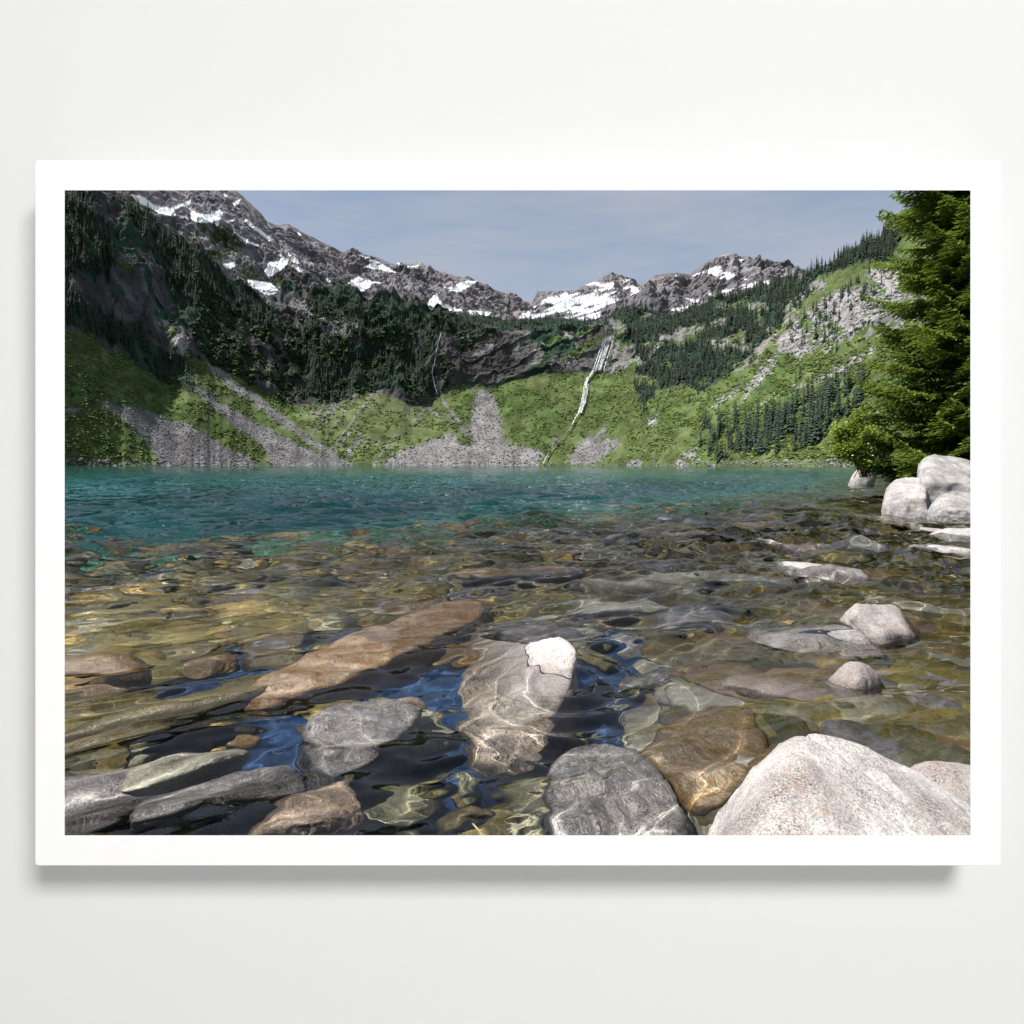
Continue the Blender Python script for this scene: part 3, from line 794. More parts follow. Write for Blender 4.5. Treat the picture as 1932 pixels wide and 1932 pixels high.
meadow = (~mT) & (~mS) & (~mF['right']) & (ridx > 14) & (ridx < 178)
mead_r = (~mS) & (~mF['right']) & (PX > 1150) & (ridx > 14) & (ridx < 330)
dens = fbm(np.stack([PX / 30, PY / 22, 0 * PX], -1), 3, 71)
clump = vnoise(np.stack([PX / 7, PY / 4.5, 0 * PX], -1), 73) + .8 * vnoise(np.stack([PX / 21, PY / 13, 0 * PX], -1), 74)
lower_left = (PX < 470) & (ridx < 178)
shm = ((clump > -.25) & ((meadow & (dens > -.3) & (PX > 470)) | (mead_r & (dens > -.15)) | (meadow & lower_left & (dens > -.4))) | mG)
def gcol(n):
    v = rng.uniform(.45, 1.45, n)[:, None]; return np.concatenate([v * rng.uniform(.8, 1.25, n)[:, None], v, v * .9], 1)
scatter('shrubs', sample(shm, 48000), I1, (.3, 1.3), .62, .42, M['shrub'], 'green shrubs covering the avalanche slopes around the lake', 'shrubs', lambda n: 1.4 * gcol(n), smooth=True)
cliffveg = lft & (ridx < 430) & (lo > -.1) & (PX > 380)
scatter('shrubs', sample(cliffveg & (PX < 900), 3500), I2, (1.0, 2.6), .9, .35, M['shrub'], 'bushes clinging to the shaded cliffs', 'shrubs', lambda n: gcol(n) * np.array([.26, .36, .34]))
M['talus'] = simple_mat('talus_block', (.20, .193, .195), .9, .2, .5, .35, .1)
scatter('talus', sample(mT | (pale & (rng.random(PX.shape) < .5)), 16000), I1, (.14, .75), .75, .4, M['talus'], 'grey broken rock of the talus fans running down to the lake', 'talus', lambda n: np.ones((n, 3)))
M['scree'] = simple_mat('scree_block', (.29, .28, .28), .9, .2, .5, .3, .1)
scatter('talus', sample(mS & (PX > 1150), 1500), I1, (.4, 1.7), .8, .42, M['scree'], 'pale scree and broken slabs high on the right slope', 'scree', lambda n: np.ones((n, 3)))

scatter('talus', sample((ridx > 4) & (ridx < 14) & (PX < 1640), 1500), I1, (.25, 1.2), .7, .4, M['talus'], 'grey rubble lining the far waterline', 'rubble', lambda n: np.ones((n, 3)))

# ------------------------------------------------------------------ waterfalls
def falls(name, strands, label):
    V = []; F = []
    for pts, w0, w1 in strands:
        n = len(pts); k = max(6, n * 5)
        tt = np.linspace(0, n - 1, k)
        xs = np.interp(tt, range(n), [p[0] for p in pts]); ys = np.interp(tt, range(n), [p[1] for p in pts])
        for i in range(k):
            p = surf(xs[i], ys[i]) + np.array([0, -5.0, .6])
            wd = (w0 + (w1 - w0) * i / (k - 1)) * K * p[1] * .30 * rng.uniform(.5, 1.3)
            jx = rng.uniform(-.7, .7) * wd
            j = len(V)
            V += [tuple(p + np.array([jx - wd, 0, 0])), tuple(p + np.array([jx, -1.3, .5])), tuple(p + np.array([jx + wd, 0, 0])), tuple(p + np.array([jx, 1.0, -.6]))]
            if i:
                for a in range(4):
                    b = (a + 1) % 4; F.append((j - 4 + a, j - 4 + b, j + b, j + a))
    o = obj(name, new_mesh(name, V, np.array(F)), M['falls'])
    return tag(o, label, 'waterfall')


_fr = random.Random(3)
_st = []
for q in range(9):
    x0 = 1132 + 19 * q / 8; e = _fr.uniform(-2, 2)
    _st.append(([(x0 + 8, 634 + 8 * abs(q - 6) / 6), (x0 + 3 + e, 655), (x0 - 5 + e, 678), (x0 - 12 + e, 700)], 1.6, 3.2))
for q in range(3): _st.append(([(1128 - 3 * q, 694), (1118 - 2 * q, 706), (1110 - 2 * q, 716), (1105 - q, 728)], 4, 3))
for q in range(4): _st.append(([(1102 + 2.4 * q, 726), (1099 + 2.6 * q, 745), (1096 + 2.4 * q, 762), (1090 + 2 * q, 780)], 2, 3.4))
_st += [([(1092, 780), (1084, 792), (1078, 804), (1072, 814), (1058, 828), (1044, 843), (1034, 857)], 4, .6), ([(1035, 855), (1029, 866), (1025, 876)], 1.5, 6)]
falls('waterfall', _st, 'tall white waterfall stepping down the back wall into the green slope')
falls('waterfall', [([(834, 628), (828, 645), (824, 665), (820, 690)], 2, 1.5), ([(818, 690), (816, 705), (820, 725), (826, 745)], 1.2, 1.5)], 'thin thread of a waterfall in the dark cleft of the back cliffs')


# ------------------------------------------------------------------ lake bed and near bank
def ydrop(x): return np.interp(x, [-60, -20, -7.3, -2.3, 3, 9, 16, 40], [7.5, 8, 10, 15, 20, 26, 33, 70])


def bed_z(x, y):
    s = y - ydrop(x)
    pxx = 966 + x / np.maximum(y, .5) / K
    d = .42 + .018 * np.clip(y, 0, 20)
    hole = .50 * np.exp(-((y - 2.7) / 1.1) ** 2) * smoothstep(180, 420, pxx) * (1 - smoothstep(1150, 1400, pxx))
    d = d + hole - .18 * smoothstep(1250, 1600, pxx)
    d = d + np.clip(s, 0, 18) * .30
    far = y > 150
    xb = np.where(y < 14, .80 * y + 1.2, .80 * y + 1.2 - (y - 14) * .16)
    xb = np.maximum(xb, .62 * y)
    bank = -.45 + .45 * (x - xb + .4)
    bank = np.minimum(bank, 1.2 + .1 * (x - xb))
    z = -d
    return np.where((y > .5) & (y < 75), np.maximum(z, np.where(x > xb - 4, bank, -99)), z)


ncx = 460
pxs = np.linspace(-900, 2900, ncx)
ysr = np.concatenate([np.geomspace(.8, 60, 420), np.geomspace(63, 1000, 60)])
Xg = tx(pxs)[None] * ysr[:, None]; Yg = np.repeat(ysr[:, None], ncx, 1)
Zg = bed_z(Xg, Yg)
Pb = np.stack([Xg, Yg, 0 * Xg], -1)
Zg = Zg + (.10 * fbm(Pb / .7, 4, 81) + .035 * fbm(Pb / .12, 3, 85, .5, True)) * np.clip(1.2 - Yg / 80, .2, 1)
bm_, bt, bo = mat('lake_bed'); M['bed'] = bm_
pos = N(bt, 'ShaderNodeNewGeometry').outputs['Position']
vo = N(bt, 'ShaderNodeTexVoronoi'); vo.inputs['Scale'].default_value = 5.5; bt.links.new(pos, vo.inputs['Vector'])
vo2 = N(bt, 'ShaderNodeTexVoronoi'); vo2.inputs['Scale'].default_value = 17; bt.links.new(pos, vo2.inputs['Vector'])
c1 = mix(bt, vo.outputs['Color'], (.008, .008, .004), (.05, .041, .016))
c2 = mix(bt, vo2.outputs['Color'], (.012, .011, .006), (.048, .04, .02))
c = mix(bt, ramp(bt, noise(bt, pos, 1.3, 3).outputs[0], [(.4, 0), (.6, 1)]).outputs[0], c1, c2)
at = N(bt, 'ShaderNodeVertexColor', layer_name='Col')
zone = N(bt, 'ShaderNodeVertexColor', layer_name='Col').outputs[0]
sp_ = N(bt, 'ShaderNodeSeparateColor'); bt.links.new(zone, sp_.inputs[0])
rz_ = ramp(bt, sp_.outputs[0], [(0, (.04, .045, .016)), (.45, (.028, .075, .040)), (.9, (.012, .120, .116))])  # deep-water tint painted into the bed colour, olive to teal past the drop-off
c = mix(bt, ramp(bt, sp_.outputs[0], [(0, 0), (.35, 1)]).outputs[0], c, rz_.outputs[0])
c = mix(bt, sp_.outputs[1], c, (.005, .020, .055))  # navy of deep water and reflected sky painted into the bed of the pool
c = mix(bt, sp_.outputs[2], c, (.09, .07, .045))
principled(bt, bo, c, .9, .15, vo.outputs['Distance'], .8, -.06)
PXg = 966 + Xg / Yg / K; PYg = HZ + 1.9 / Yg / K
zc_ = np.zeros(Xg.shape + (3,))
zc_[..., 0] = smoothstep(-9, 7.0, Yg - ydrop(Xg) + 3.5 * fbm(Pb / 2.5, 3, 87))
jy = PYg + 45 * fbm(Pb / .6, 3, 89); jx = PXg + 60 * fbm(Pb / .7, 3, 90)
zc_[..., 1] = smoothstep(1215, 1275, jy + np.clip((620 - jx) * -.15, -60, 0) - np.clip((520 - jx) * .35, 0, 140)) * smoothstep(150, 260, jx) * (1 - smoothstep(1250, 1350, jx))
zc_[..., 2] = smoothstep(.02, .25, Zg)
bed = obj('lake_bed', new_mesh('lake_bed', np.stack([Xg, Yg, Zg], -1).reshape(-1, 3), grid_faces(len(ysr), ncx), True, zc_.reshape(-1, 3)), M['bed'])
tag(bed, kind='structure')

# ------------------------------------------------------------------ water surface
NCW = 860
pxw = np.linspace(-240, 2180, NCW)
yw = np.geomspace(1.0, 1050, 1130)
NRW = len(yw)
Xw = tx(pxw)[None] * yw[:, None]; Yw = np.repeat(yw[:, None], NCW, 1)
wr = np.random.default_rng(99)
Zw = np.zeros_like(Xw)
warp = .35 * vnoise(np.stack([Xw / 1.6, Yw / 1.6, 0 * Xw], -1), 91); warp2 = .35 * vnoise(np.stack([Xw / 1.6, Yw / 1.6, 0 * Xw + 9], -1), 92)
spacing = yw[:, None] * (math.log(1050) / 1130)
gain = (.72 + 1.1 * smoothstep(3.0, 11, Yw)) * (.55 + .45 * np.clip(vnoise(np.stack([Xw / 2.5, Yw / 3.5, 0 * Xw + 2], -1), 95) + .4, 0, 1))
for lam in np.geomspace(.10, 5.0, 60):
    th = R(90 + 14 + wr.normal(0, 19)); k_ = 2 * math.pi / lam
    sl_ = .092 * np.exp(-(np.log(lam / .62) / 1.15) ** 2) * wr.uniform(.6, 1.4)
    att = smoothstep(2.2, 4.5, lam / spacing)
    if att.max() <= 0: continue
    ph = k_ * (math.cos(th) * (Xw + warp * min(lam, 1.2)) + math.sin(th) * (Yw + warp2 * min(lam, 1.2))) + wr.uniform(0, 6.28)
    sh = np.sin(ph)
    if wr.random() < .6: sh = (1 - np.sqrt(sh * sh * .97 + .03)) * 1.5 if lam > .2 else sh
    Zw += att * gain * sl_ / k_ * sh
# rings spreading from the pointed rock that breaks the surface
cx, cy, _ = wpt(1050, 1300)
rd = np.hypot(Xw - cx, (Yw - cy))
ring = np.exp(-rd / .8) * smoothstep(.12, .22, rd)
Zw += ring * .022 * (1 - 1.6 * np.abs(np.sin(math.pi * (rd + .12 * warp) / .27)) ** 1.3)
Zw *= smoothstep(.9, 1.2, Yw)
top = np.stack([Xw, Yw, Zw], -1).reshape(-1, 3)
gf = grid_faces(NRW, NCW)
# close the body of water: rim down to a floor below the bed
rim = np.concatenate([np.arange(NCW), np.arange(1, NRW) * NCW + NCW - 1, (NRW - 1) * NCW + np.arange(NCW - 2, -1, -1), np.arange(NRW - 2, 0, -1) * NCW])
nb = len(rim); low = top[rim].copy(); low[:, 2] = -8.0
i0 = len(top); idx = np.arange(nb)
side = np.stack([rim, i0 + idx, i0 + (idx + 1) % nb, rim[(idx + 1) % nb]], 1)
c4 = np.array([(Xw[0, 0], yw[0], -8), (Xw[0, -1], yw[0], -8), (Xw[-1, -1], yw[-1], -8), (Xw[-1, 0], yw[-1], -8)])
j0 = i0 + nb
ctr = np.array([[0, 400, -8.0]])
botf = np.stack([i0 + (idx + 1) % nb, i0 + idx, np.full(nb, j0)], 1)
lake = obj('lake', new_mesh('lake', np.concatenate([top, low, ctr]), [gf, side, botf]), M['water'])
tag(lake, 'clear rippled lake, teal where deep and see-through over the stones near the shore', kind='structure')
lake.cycles.is_caustics_caster = True
bed.cycles.is_caustics_receiver = True


# ------------------------------------------------------------------ rocks
def rock_mesh(seed, base, dims, k=9, planes=16, rough=.06, fine_=.02, lump=None):
    r = np.random.default_rng(seed); V0, F0 = base
    p = r.normal(size=(planes, 3)); p /= np.linalg.norm(p, axis=1)[:, None]
    p = np.concatenate([p, np.eye(3), -np.eye(3)]); d = np.concatenate([r.uniform(.66, 1.0, planes), np.full(6, .97)])
    dot = np.maximum(V0 @ p.T, 0) / d
    rad = (dot ** k).sum(1) ** (-1 / k)
    P = V0 * rad[:, None]
    P = P * (1 + rough * fbm(P * 1.7 + seed, 4, seed)[:, None] + fine_ * fbm(P * 7 + seed, 4, seed + 5, .55, True)[:, None])
    ext = P.max(0) - P.min(0); P = (P - (P.max(0) + P.min(0)) / 2) / ext * np.array(dims)
    if lump is not None: P = lump(P)
    return new_mesh('rock', P, F0, True)


ROCKS = 0
def rock(px, py, w, l, h, ztop, m, label, rz=0.0, tilt=(0, 0), seed=None, base=None, k=9, planes=14, rough=.07, fine_=.02, group=None, cat='rock', name='rock', lump=None, Y=None):
    """px,py: where the middle of the rock's top lies in the picture; w,l,h metres; ztop: height of its top over the water"""
    global ROCKS
    ROCKS += 1
    y = (CAM_H - (ztop if ztop > 0 else ztop * .75)) / ((py - HZ) * K)
    if Y is not None:
        y = Y; ztop = CAM_H + (HZ - py) * K * Y
    x = (px - 966) * K * y
    me = rock_mesh(seed or 1000 + ROCKS, base or I5, (w, l, h), k, planes, rough, fine_, lump)
    o = obj(name, me, M[m], loc=(x, y, ztop - h * .5), rot=(R(tilt[0]), R(tilt[1]), R(rz)))
    tag(o, label, cat, group)
    o.cycles.is_caustics_receiver = True
    return o



def cp(px, py, z=None, Y=None):
    """a corner given by where it shows in the picture and its height (or its distance)"""
    if Y is None: Y = (CAM_H - (z if z > 0 else z * .72)) / ((py - HZ) * K)
    else: z = CAM_H + (HZ - py) * K * Y
    return np.array([(px - 966) * K * Y, Y, z])


def hull_rock(pts, m, label, zb=-.7, k=26, rough=.05, fine_=.035, base=None, seed=None, grow=1.04, lump=None, name='rock'):
    import bmesh
    global ROCKS
    ROCKS += 1
    P = np.array(pts); c2 = P.mean(0)
    low = (P - c2) * grow + c2; low[:, 2] = zb
    P = np.concatenate([P, low])
    lo_, hi_ = P.min(0), P.max(0); mid_, ext = (lo_ + hi_) / 2, (hi_ - lo_) / 2
    Q = (P - mid_) / ext
    bm = bmesh.new()
    for q in Q: bm.verts.new(q)
    bmesh.ops.convex_hull(bm, input=bm.verts)
    bm.normal_update()
    nn = np.array([f.normal[:] for f in bm.faces]); cc = np.array([f.calc_center_median()[:] for f in bm.faces]); bm.free()
    c0 = Q.mean(0)
    d = ((cc - c0) * nn).sum(1); ok = np.abs(d) > 1e-4
    nn, d = nn[ok], d[ok]; sg = np.sign(d); nn = nn * sg[:, None]; d = np.abs(d)
    # merge near-identical planes so no face is counted twice
    key = np.round(np.concatenate([nn, d[:, None]], 1), 2); _, u = np.unique(key, axis=0, return_index=True); nn, d = nn[u], d[u]
    V0, F0 = base or I6
    rad = ((np.maximum(V0 @ nn.T, 0) / d) ** k).sum(1) ** (-1 / k)
    W = (c0 + V0 * rad[:, None]) * ext + mid_
    sd_ = seed or 3000 + ROCKS
    sc_ = float(np.sort(ext)[1])
    n_ = V0 / ext; n_ /= np.linalg.norm(n_, axis=1)[:, None]
    W = W + n_ * (sc_ * (rough * 1.6 * fbm(W / sc_ * 1.1 + sd_, 4, sd_) + fine_ * fbm(W / sc_ * 4 + sd_, 5, sd_ + 5, .55, True)))[:, None]
    o_ = np.array([mid_[0], mid_[1], zb]); W = W - o_
    if lump is not None: W = lump(W)
    o = obj(name, new_mesh('rock', W, F0, True), M[m], loc=tuple(o_))
    tag(o, label, 'rock'); o.cycles.is_caustics_receiver = True
    return o


# emergent
def lump_e1(W):
    c_ = (W[:, 0] + .06) * .75 + (W[:, 1] - .15) + .05 * np.sin(W[:, 0] * 9)
    W[:, 2] -= .045 * np.exp(-(c_ / .03) ** 2) * (W[:, 2] > .75)
    return W
hull_rock([cp(1311, 1576, Y=2.25), cp(1345, 1520, Y=2.42), cp(1432, 1450, Y=2.5), cp(1434, 1418, Y=2.52), cp(1452, 1393, Y=2.5), cp(1490, 1364, Y=2.5), cp(1530, 1357, Y=2.55), cp(1588, 1366, Y=2.6), cp(1612, 1384, Y=2.65), cp(1650, 1410, Y=2.7), cp(1755, 1455, Y=2.75), cp(1840, 1505, Y=2.7), cp(1930, 1560, Y=2.5),
           cp(1470, 1440, Y=2.1), cp(1330, 1700, Y=1.75), cp(1600, 1640, Y=1.75), cp(1900, 1700, Y=1.8), cp(1700, 1500, Y=2.2)], 'granite_white', 'big white speckled granite boulder filling the lower right corner', -.6, 20, .035, .03, lump=lump_e1)
hull_rock([cp(1046, 1194, .245), cp(1060, 1191, .25), cp(1078, 1198, .235), cp(1089, 1216, .20), cp(1086, 1262, .10), cp(1062, 1290, .03), cp(1004, 1264, .025), cp(990, 1285, -.06), cp(895, 1225, -.30), cp(884, 1265, -.32), cp(866, 1370, -.34), cp(880, 1430, -.38), cp(905, 1482, -.46), cp(965, 1497, -.50), cp(1010, 1480, -.46), cp(1038, 1400, -.28), cp(1056, 1320, -.08)], 'granite_white', 'angular slab rising from under water to a pale pointed tip in the ripples', -.95, 30, .03, .035, grow=.96)
rock(1655, 1140, .78, .62, .62, .25, 'granite_pink', 'rounded speckled rock standing clear of the water at right with a dark wet flank', 25, (0, 5), 34, I5, 16, 9, .08, .045)
rock(1535, 1190, 1.15, .75, .42, .085, 'granite_dry', 'flat grey white slab awash in front of the rounded speckled rock', -18, (4, 4), 35, I5, 14, 10, .06, .035)
rock(1548, 1072, 1.05, .95, .5, .14, 'granite_dry', 'dark streaked slab barely awash left of centre right', -12, (4, 5), 36, I5, 9, 12)
rock(1496, 1034, .95, .75, .42, .07, 'granite_pink', 'small flat pink rock just above the water behind the streaked slab', 5, (0, 3), 37, I4)
rock(1421, 1046, .36, .5, .42, .11, 'granite_pink', 'little speckled knob beside the flat pink rock', 0, (0, 8), 38, I4)
def lump_e9(P): return P
hull_rock([cp(1729, 875, Y=17.4), cp(1745, 859, Y=17.5), cp(1775, 853, Y=17.6), cp(1832, 861, Y=17.6), cp(1910, 880, Y=17.4), cp(1733, 905, Y=16.2), cp(1752, 900, Y=15.9), cp(1835, 915, Y=15.7), cp(1910, 925, Y=15.7), cp(1728, 940, Y=15.9)], 'granite_dry', 'tall white cracked boulder on the bank under the fir', -.5, 24, .05, .05)
hull_rock([cp(1662, 948, Y=16.4), cp(1668, 922, Y=16.6), cp(1690, 901, Y=16.7), cp(1722, 897, Y=16.7), cp(1748, 905, Y=16.5), cp(1668, 962, Y=15.8), cp(1705, 940, Y=15.5), cp(1752, 935, Y=15.3)], 'granite_dry', 'rounded pale boulder leaning on the left of the tall cracked boulder', -.5, 20, .05, .045)
hull_rock([cp(1745, 962, Y=15.0), cp(1775, 931, Y=15.3), cp(1832, 925, Y=15.3), cp(1900, 930, Y=15.3), cp(1752, 978, Y=14.6), cp(1790, 958, Y=14.3), cp(1850, 965, Y=14.1), cp(1900, 970, Y=14.1)], 'granite_dry', 'low pale boulder at the foot of the tall cracked boulder', -.5, 20, .05, .05)
rock(1684, 992, .95, .8, .5, .10, 'granite_pink', 'flat pale rock awash below the boulders, left of a similar one', 0, (0, 3), 42, I4)
rock(1748, 996, .9, .8, .5, .12, 'granite_pink', 'flat speckled rock awash between two pale neighbours', 10, (0, 3), 43, I4)
rock(1818, 995, 1.3, .9, .7, .28, 'granite_dry', 'pale dry rock at the right edge below the boulders', 0, (0, 3), 44, I5)
rock(1796, 1030, 1.25, .8, .65, .21, 'granite_dry', 'white topped wet rock in front of the pale dry rock at the right edge', 8, (0, 4), 45, I5)
rock(1800, 1440, .55, .5, .6, .16, 'granite_pink', 'wet dark sided rock behind the big white boulder at the right edge', 0, (0, 8), 46, I5)
rock(1624, 880, 1.5, 1.2, 2.2, .3, 'granite_white', 'pale rocks on the shore left of the fir', 10, (0, 0), 47, I4, Y=38)
rock(1094, 1013, .42, .4, .35, .03, 'granite_grey', 'small round grey stone breaking the surface in mid water', 0, (0, 0), 48, I4)
rock(1157, 1026, .5, .4, .3, .015, 'granite_grey', 'small flat grey stone breaking the surface right of the round one', 0, (0, 0), 49, I4)
rock(1268, 979, 1.0, .8, .5, .09, 'granite_grey', 'small dark rock showing above the water in the middle distance', 0, (0, 4), 50, I4)
rock(1312, 988, .9, .8, .5, .05, 'granite_grey', 'flat bluish wet rock next to the small dark rock in the middle distance', 0, (0, 4), 51, I4)
hull_rock([cp(1553, 1288, .02), cp(1575, 1256, .14), cp(1600, 1243, .19), cp(1640, 1250, .17), cp(1668, 1282, .06), cp(1652, 1308, .02), cp(1585, 1312, .02), cp(1622, 1275, .15)], 'granite_pink', 'speckled pinkish rock poking out just behind the big white boulder', -.4, 14, .06, .05, I5, grow=1.35)
# large stones under water
hull_rock([cp(440, 1322, -.14), cp(520, 1283, -.08), cp(640, 1215, .01), cp(730, 1172, .035), cp(850, 1136, .03), cp(905, 1137, -.02), cp(925, 1165, -.10), cp(800, 1232, -.06), cp(690, 1285, -.10), cp(560, 1335, -.18), cp(520, 1362, -.26), cp(450, 1352, -.24)], 'granite_rust', 'long pale and rust brown slab lying diagonally under the surface', -.62, 22, .035, .035)
hull_rock([cp(560, 1400, -.16), cp(600, 1355, -.09), cp(640, 1332, -.06), cp(740, 1324, -.06), cp(800, 1348, -.10), cp(770, 1395, -.14), cp(720, 1440, -.20), cp(640, 1507, -.34), cp(600, 1495, -.34), cp(568, 1430, -.24)], 'granite_grey', 'dark grey speckled block under water, left of the pointed slab', -.95, 30, .04, .04, grow=.85)
hull_rock([cp(1030, 1500, -.22), cp(1042, 1440, -.12), cp(1080, 1412, -.09), cp(1140, 1408, -.09), cp(1210, 1428, -.12), cp(1240, 1475, -.16), cp(1305, 1570, -.26), cp(1240, 1640, -.36), cp(1040, 1640, -.36)], 'granite_grey', 'grey speckled stone under water in the middle of the bottom edge', -.85, 24, .05, .045, grow=.9)
hull_rock([cp(1208, 1455, -.22), cp(1235, 1395, -.14), cp(1290, 1355, -.10), cp(1350, 1338, -.08), cp(1425, 1352, -.08), cp(1445, 1415, -.10), cp(1400, 1500, -.16), cp(1310, 1565, -.30), cp(1262, 1540, -.34)], 'granite_brown', 'smooth tan stone under water left of the big white boulder', -.75, 16, .05, .03, grow=.95)
rock(345, 1452, .62, .24, .26, -.12, 'granite_pale', 'pale greenish elongated stone under water near the bottom left', 38, (0, 0), 65, I5, 16, 9, .07, .035)
rock(420, 1500, .78, .34, .40, -.16, 'granite_grey', 'flat dark grey slab under water beneath the pale greenish stone', 32, (0, 0), 66, I5, 18, 8, .06, .04)
rock(180, 1500, .80, .70, .50, -.16, 'granite_grey', 'broad slate grey stone in the bottom left corner', 10, (0, 0), 67, I5, 16, 9, .07, .035)
rock(178, 1250, 1.05, .62, .50, -.04, 'granite_brown', 'golden brown stone under water at the left edge', 5, (0, 3), 68, I5, 16, 9, .08, .045)
rock(360, 1330, 1.75, .42, .46, -.10, 'granite_olive', 'long olive stone under water leading off the diagonal slab', 44, (0, 0), 69, I5, 16, 9, .07, .035)
rock(160, 1420, .85, .28, .36, -.14, 'granite_olive', 'narrow olive stone at the left edge above the slate grey stone', 50, (0, 0), 70, I5, 16, 9, .07, .035)
rock(575, 1545, .55, .42, .40, -.20, 'granite_pink', 'rough brownish stone at the bottom edge right of the flat grey slab', 30, (0, 0), 71, I5, 11, 10, .12, .05)
rock(880, 1562, .28, .18, .22, -.28, 'granite_olive', 'small yellowish stone deep at the bottom edge with a twig on it', 35, (0, 0), 72, I4)
rock(1205, 1105, 1.6, .8, .5, -.02, 'granite_pale', 'pale green slab under the surface in the middle', -8, (0, 0), 73, I5, 16, 9, .07, .035)
rock(1155, 1148, 1.05, .6, .45, -.01, 'granite_pale', 'whitish slab under the surface behind the pointed slab', 8, (0, 0), 74, I5, 15, 9, .07, .035)
rock(985, 1088, 2.1, .7, .5, -.03, 'granite_brown', 'long ochre slab under the surface behind the diagonal slab', 14, (0, 0), 75, I5, 15, 9, .07, .035)
rock(1790, 1235, .75, .65, .45, -.05, 'granite_brown', 'tan rippled stone under water at the right edge', 0, (0, 0), 76, I5, 15, 9, .07, .035)
rock(1362, 1232, .75, .5, .42, -.08, 'granite_olive', 'olive stone under water left of the awash grey slab', 10, (0, 0), 77, I5, 16, 9, .07, .035)
rock(1500, 1305, .95, .5, .42, -.05, 'granite_pink', 'mauve sloping stone under water left of the pinkish rock', -28, (0, 6), 78, I5, 15, 9, .07, .035)
rock(1300, 1185, .8, .5, .35, -.10, 'granite_grey', 'grey stone under rippled water right of the whitish slab', 0, (0, 0), 79, I5)
rock(1235, 1290, .55, .42, .36, -.16, 'granite_grey', 'dim grey stone under water right of the pointed slab', 10, (0, 0), 80, I5)
rock(1420, 1105, 1.5, .8, .45, -.04, 'granite_pale', 'grey green slab under water in front of the streaked slab', -14, (0, 0), 81, I5)
rock(1760, 1345, .6, .4, .35, -.1, 'granite_grey', 'grey stone under dark water at right, behind the big white boulder', -20, (0, 0), 82, I5)
rock(1300, 1018, 1.5, 1.1, .6, -.04, 'granite_brown', 'brown stone under thin water in the middle distance', 0, (0, 0), 83, I4)
rock(1590, 1045, 1.1, .8, .5, -.03, 'granite_pale', 'pale stone just under water right of the flat pink rock', 0, (0, 0), 84, I4)
rock(1440, 1000, 1.6, 1.2, .6, -.03, 'granite_brown', 'brown stone under thin water behind the little speckled knob', 0, (0, 0), 85, I4)
rock(770, 1335, .26, .16, .2, -.12, 'granite_pink', 'small pink stone under water above the dark grey block', 0, (0, 0), 86, I4)
rock(455, 1420, .18, .14, .16, -.2, 'granite_brown', 'small brown stone beside the pale greenish stone', 0, (0, 0), 87, I4)
# the many look-alike stones of the bed
VAR = {}
KINDS = [('granite_olive', 'olive brown stone lying under the clear water', 'olive brown stones on the lake bed'),
         ('granite_brown', 'golden brown stone lying under the clear water', 'golden brown stones on the lake bed'),
         ('granite_grey', 'grey stone lying under the clear water', 'grey stones on the lake bed'),
         ('granite_pale', 'pale stone lying under the clear water', 'pale stones on the lake bed')]
for ki, (mk, _, _) in enumerate(KINDS):
    for v in range(5):
        me = rock_mesh(400 + ki * 10 + v, I4, (1, 1, 1), 15, 9, .08, .03); me.materials.append(M[mk]); VAR[(ki, v)] = me
rr = random.Random(5)
placed = 0
for _ in range(520):
    py = 905 + (1600 - 905) * rr.random() ** .8
    px = rr.uniform(60, 1900)
    Y = 1.9 / ((py - HZ) * K)
    X = (px - 966) * K * Y
    if Y > ydrop(X) + rr.uniform(-7, 3) or Y < 1.7: continue
    zb = float(bed_z(np.array(X), np.array(Y)))
    if zb > -.08: continue
    if py > 1300 + max(0, 450 - px) * .3 and 200 < px < 1300: continue
    if placed >= 295: break
    s = rr.uniform(.16, .46) * (1 + Y * .04) * (rr.choice([1, 1, 1.5]))
    h = s * rr.uniform(.35, .55)
    h = min(h, -zb * .85 + .03)
    ki = rr.choices(range(4), [5, 3, 2.2, 1.0] if px < 1000 else [3, 2.5, 3, 1.5])[0]
    o = bpy.data.objects.new('stone', VAR[(ki, rr.randrange(5))]); COL.objects.link(o)
    o.location = (X, Y, zb + h * .25); o.scale = (s * rr.uniform(.9, 1.7), s, h); o.rotation_euler = (0, R(rr.uniform(-8, 8)), R(rr.uniform(-10, 70) if px < 1000 else rr.uniform(-60, 20)))
    tag(o, KINDS[ki][1], 'stone', KINDS[ki][2]); o.cycles.is_caustics_receiver = True
    placed += 1
V0, F0 = I2
npb = 9000
ppy = 930 + 690 * rng.random(npb) ** .75; ppx = rng.uniform(20, 1940, npb)
Yp = 1.95 / ((ppy - HZ) * K); Xp = (ppx - 966) * K * Yp
ok = (Yp > 1.6) & (Yp < ydrop(Xp) + rng.normal(-4.0, 4.5, npb)) & ~((ppy > 1250 + np.maximum(0, 520 - ppx) * .3) & (ppx > 200) & (ppx < 1270) & (rng.random(npb) < .985))
Xp, Yp, ppx = Xp[ok], Yp[ok], ppx[ok]; n_ = len(Xp)
zp = bed_z(Xp, Yp); ok = zp < -.1; Xp, Yp, zp = Xp[ok], Yp[ok], zp[ok]; n_ = len(Xp)
sp_ = rng.uniform(.03, .13, n_) * (1 + .07 * Yp) * rng.choice([1, 1, 1.7], n_)
r_ = 1 + rng.uniform(-.22, .22, (n_, len(V0)))
a_ = rng.uniform(0, 6.28, n_); ca, sa = np.cos(a_)[:, None], np.sin(a_)[:, None]
W = V0[None] * r_[..., None] * sp_[:, None, None] * np.stack([rng.uniform(1, 1.8, n_), np.ones(n_), rng.uniform(.4, .7, n_)], 1)[:, None, :]
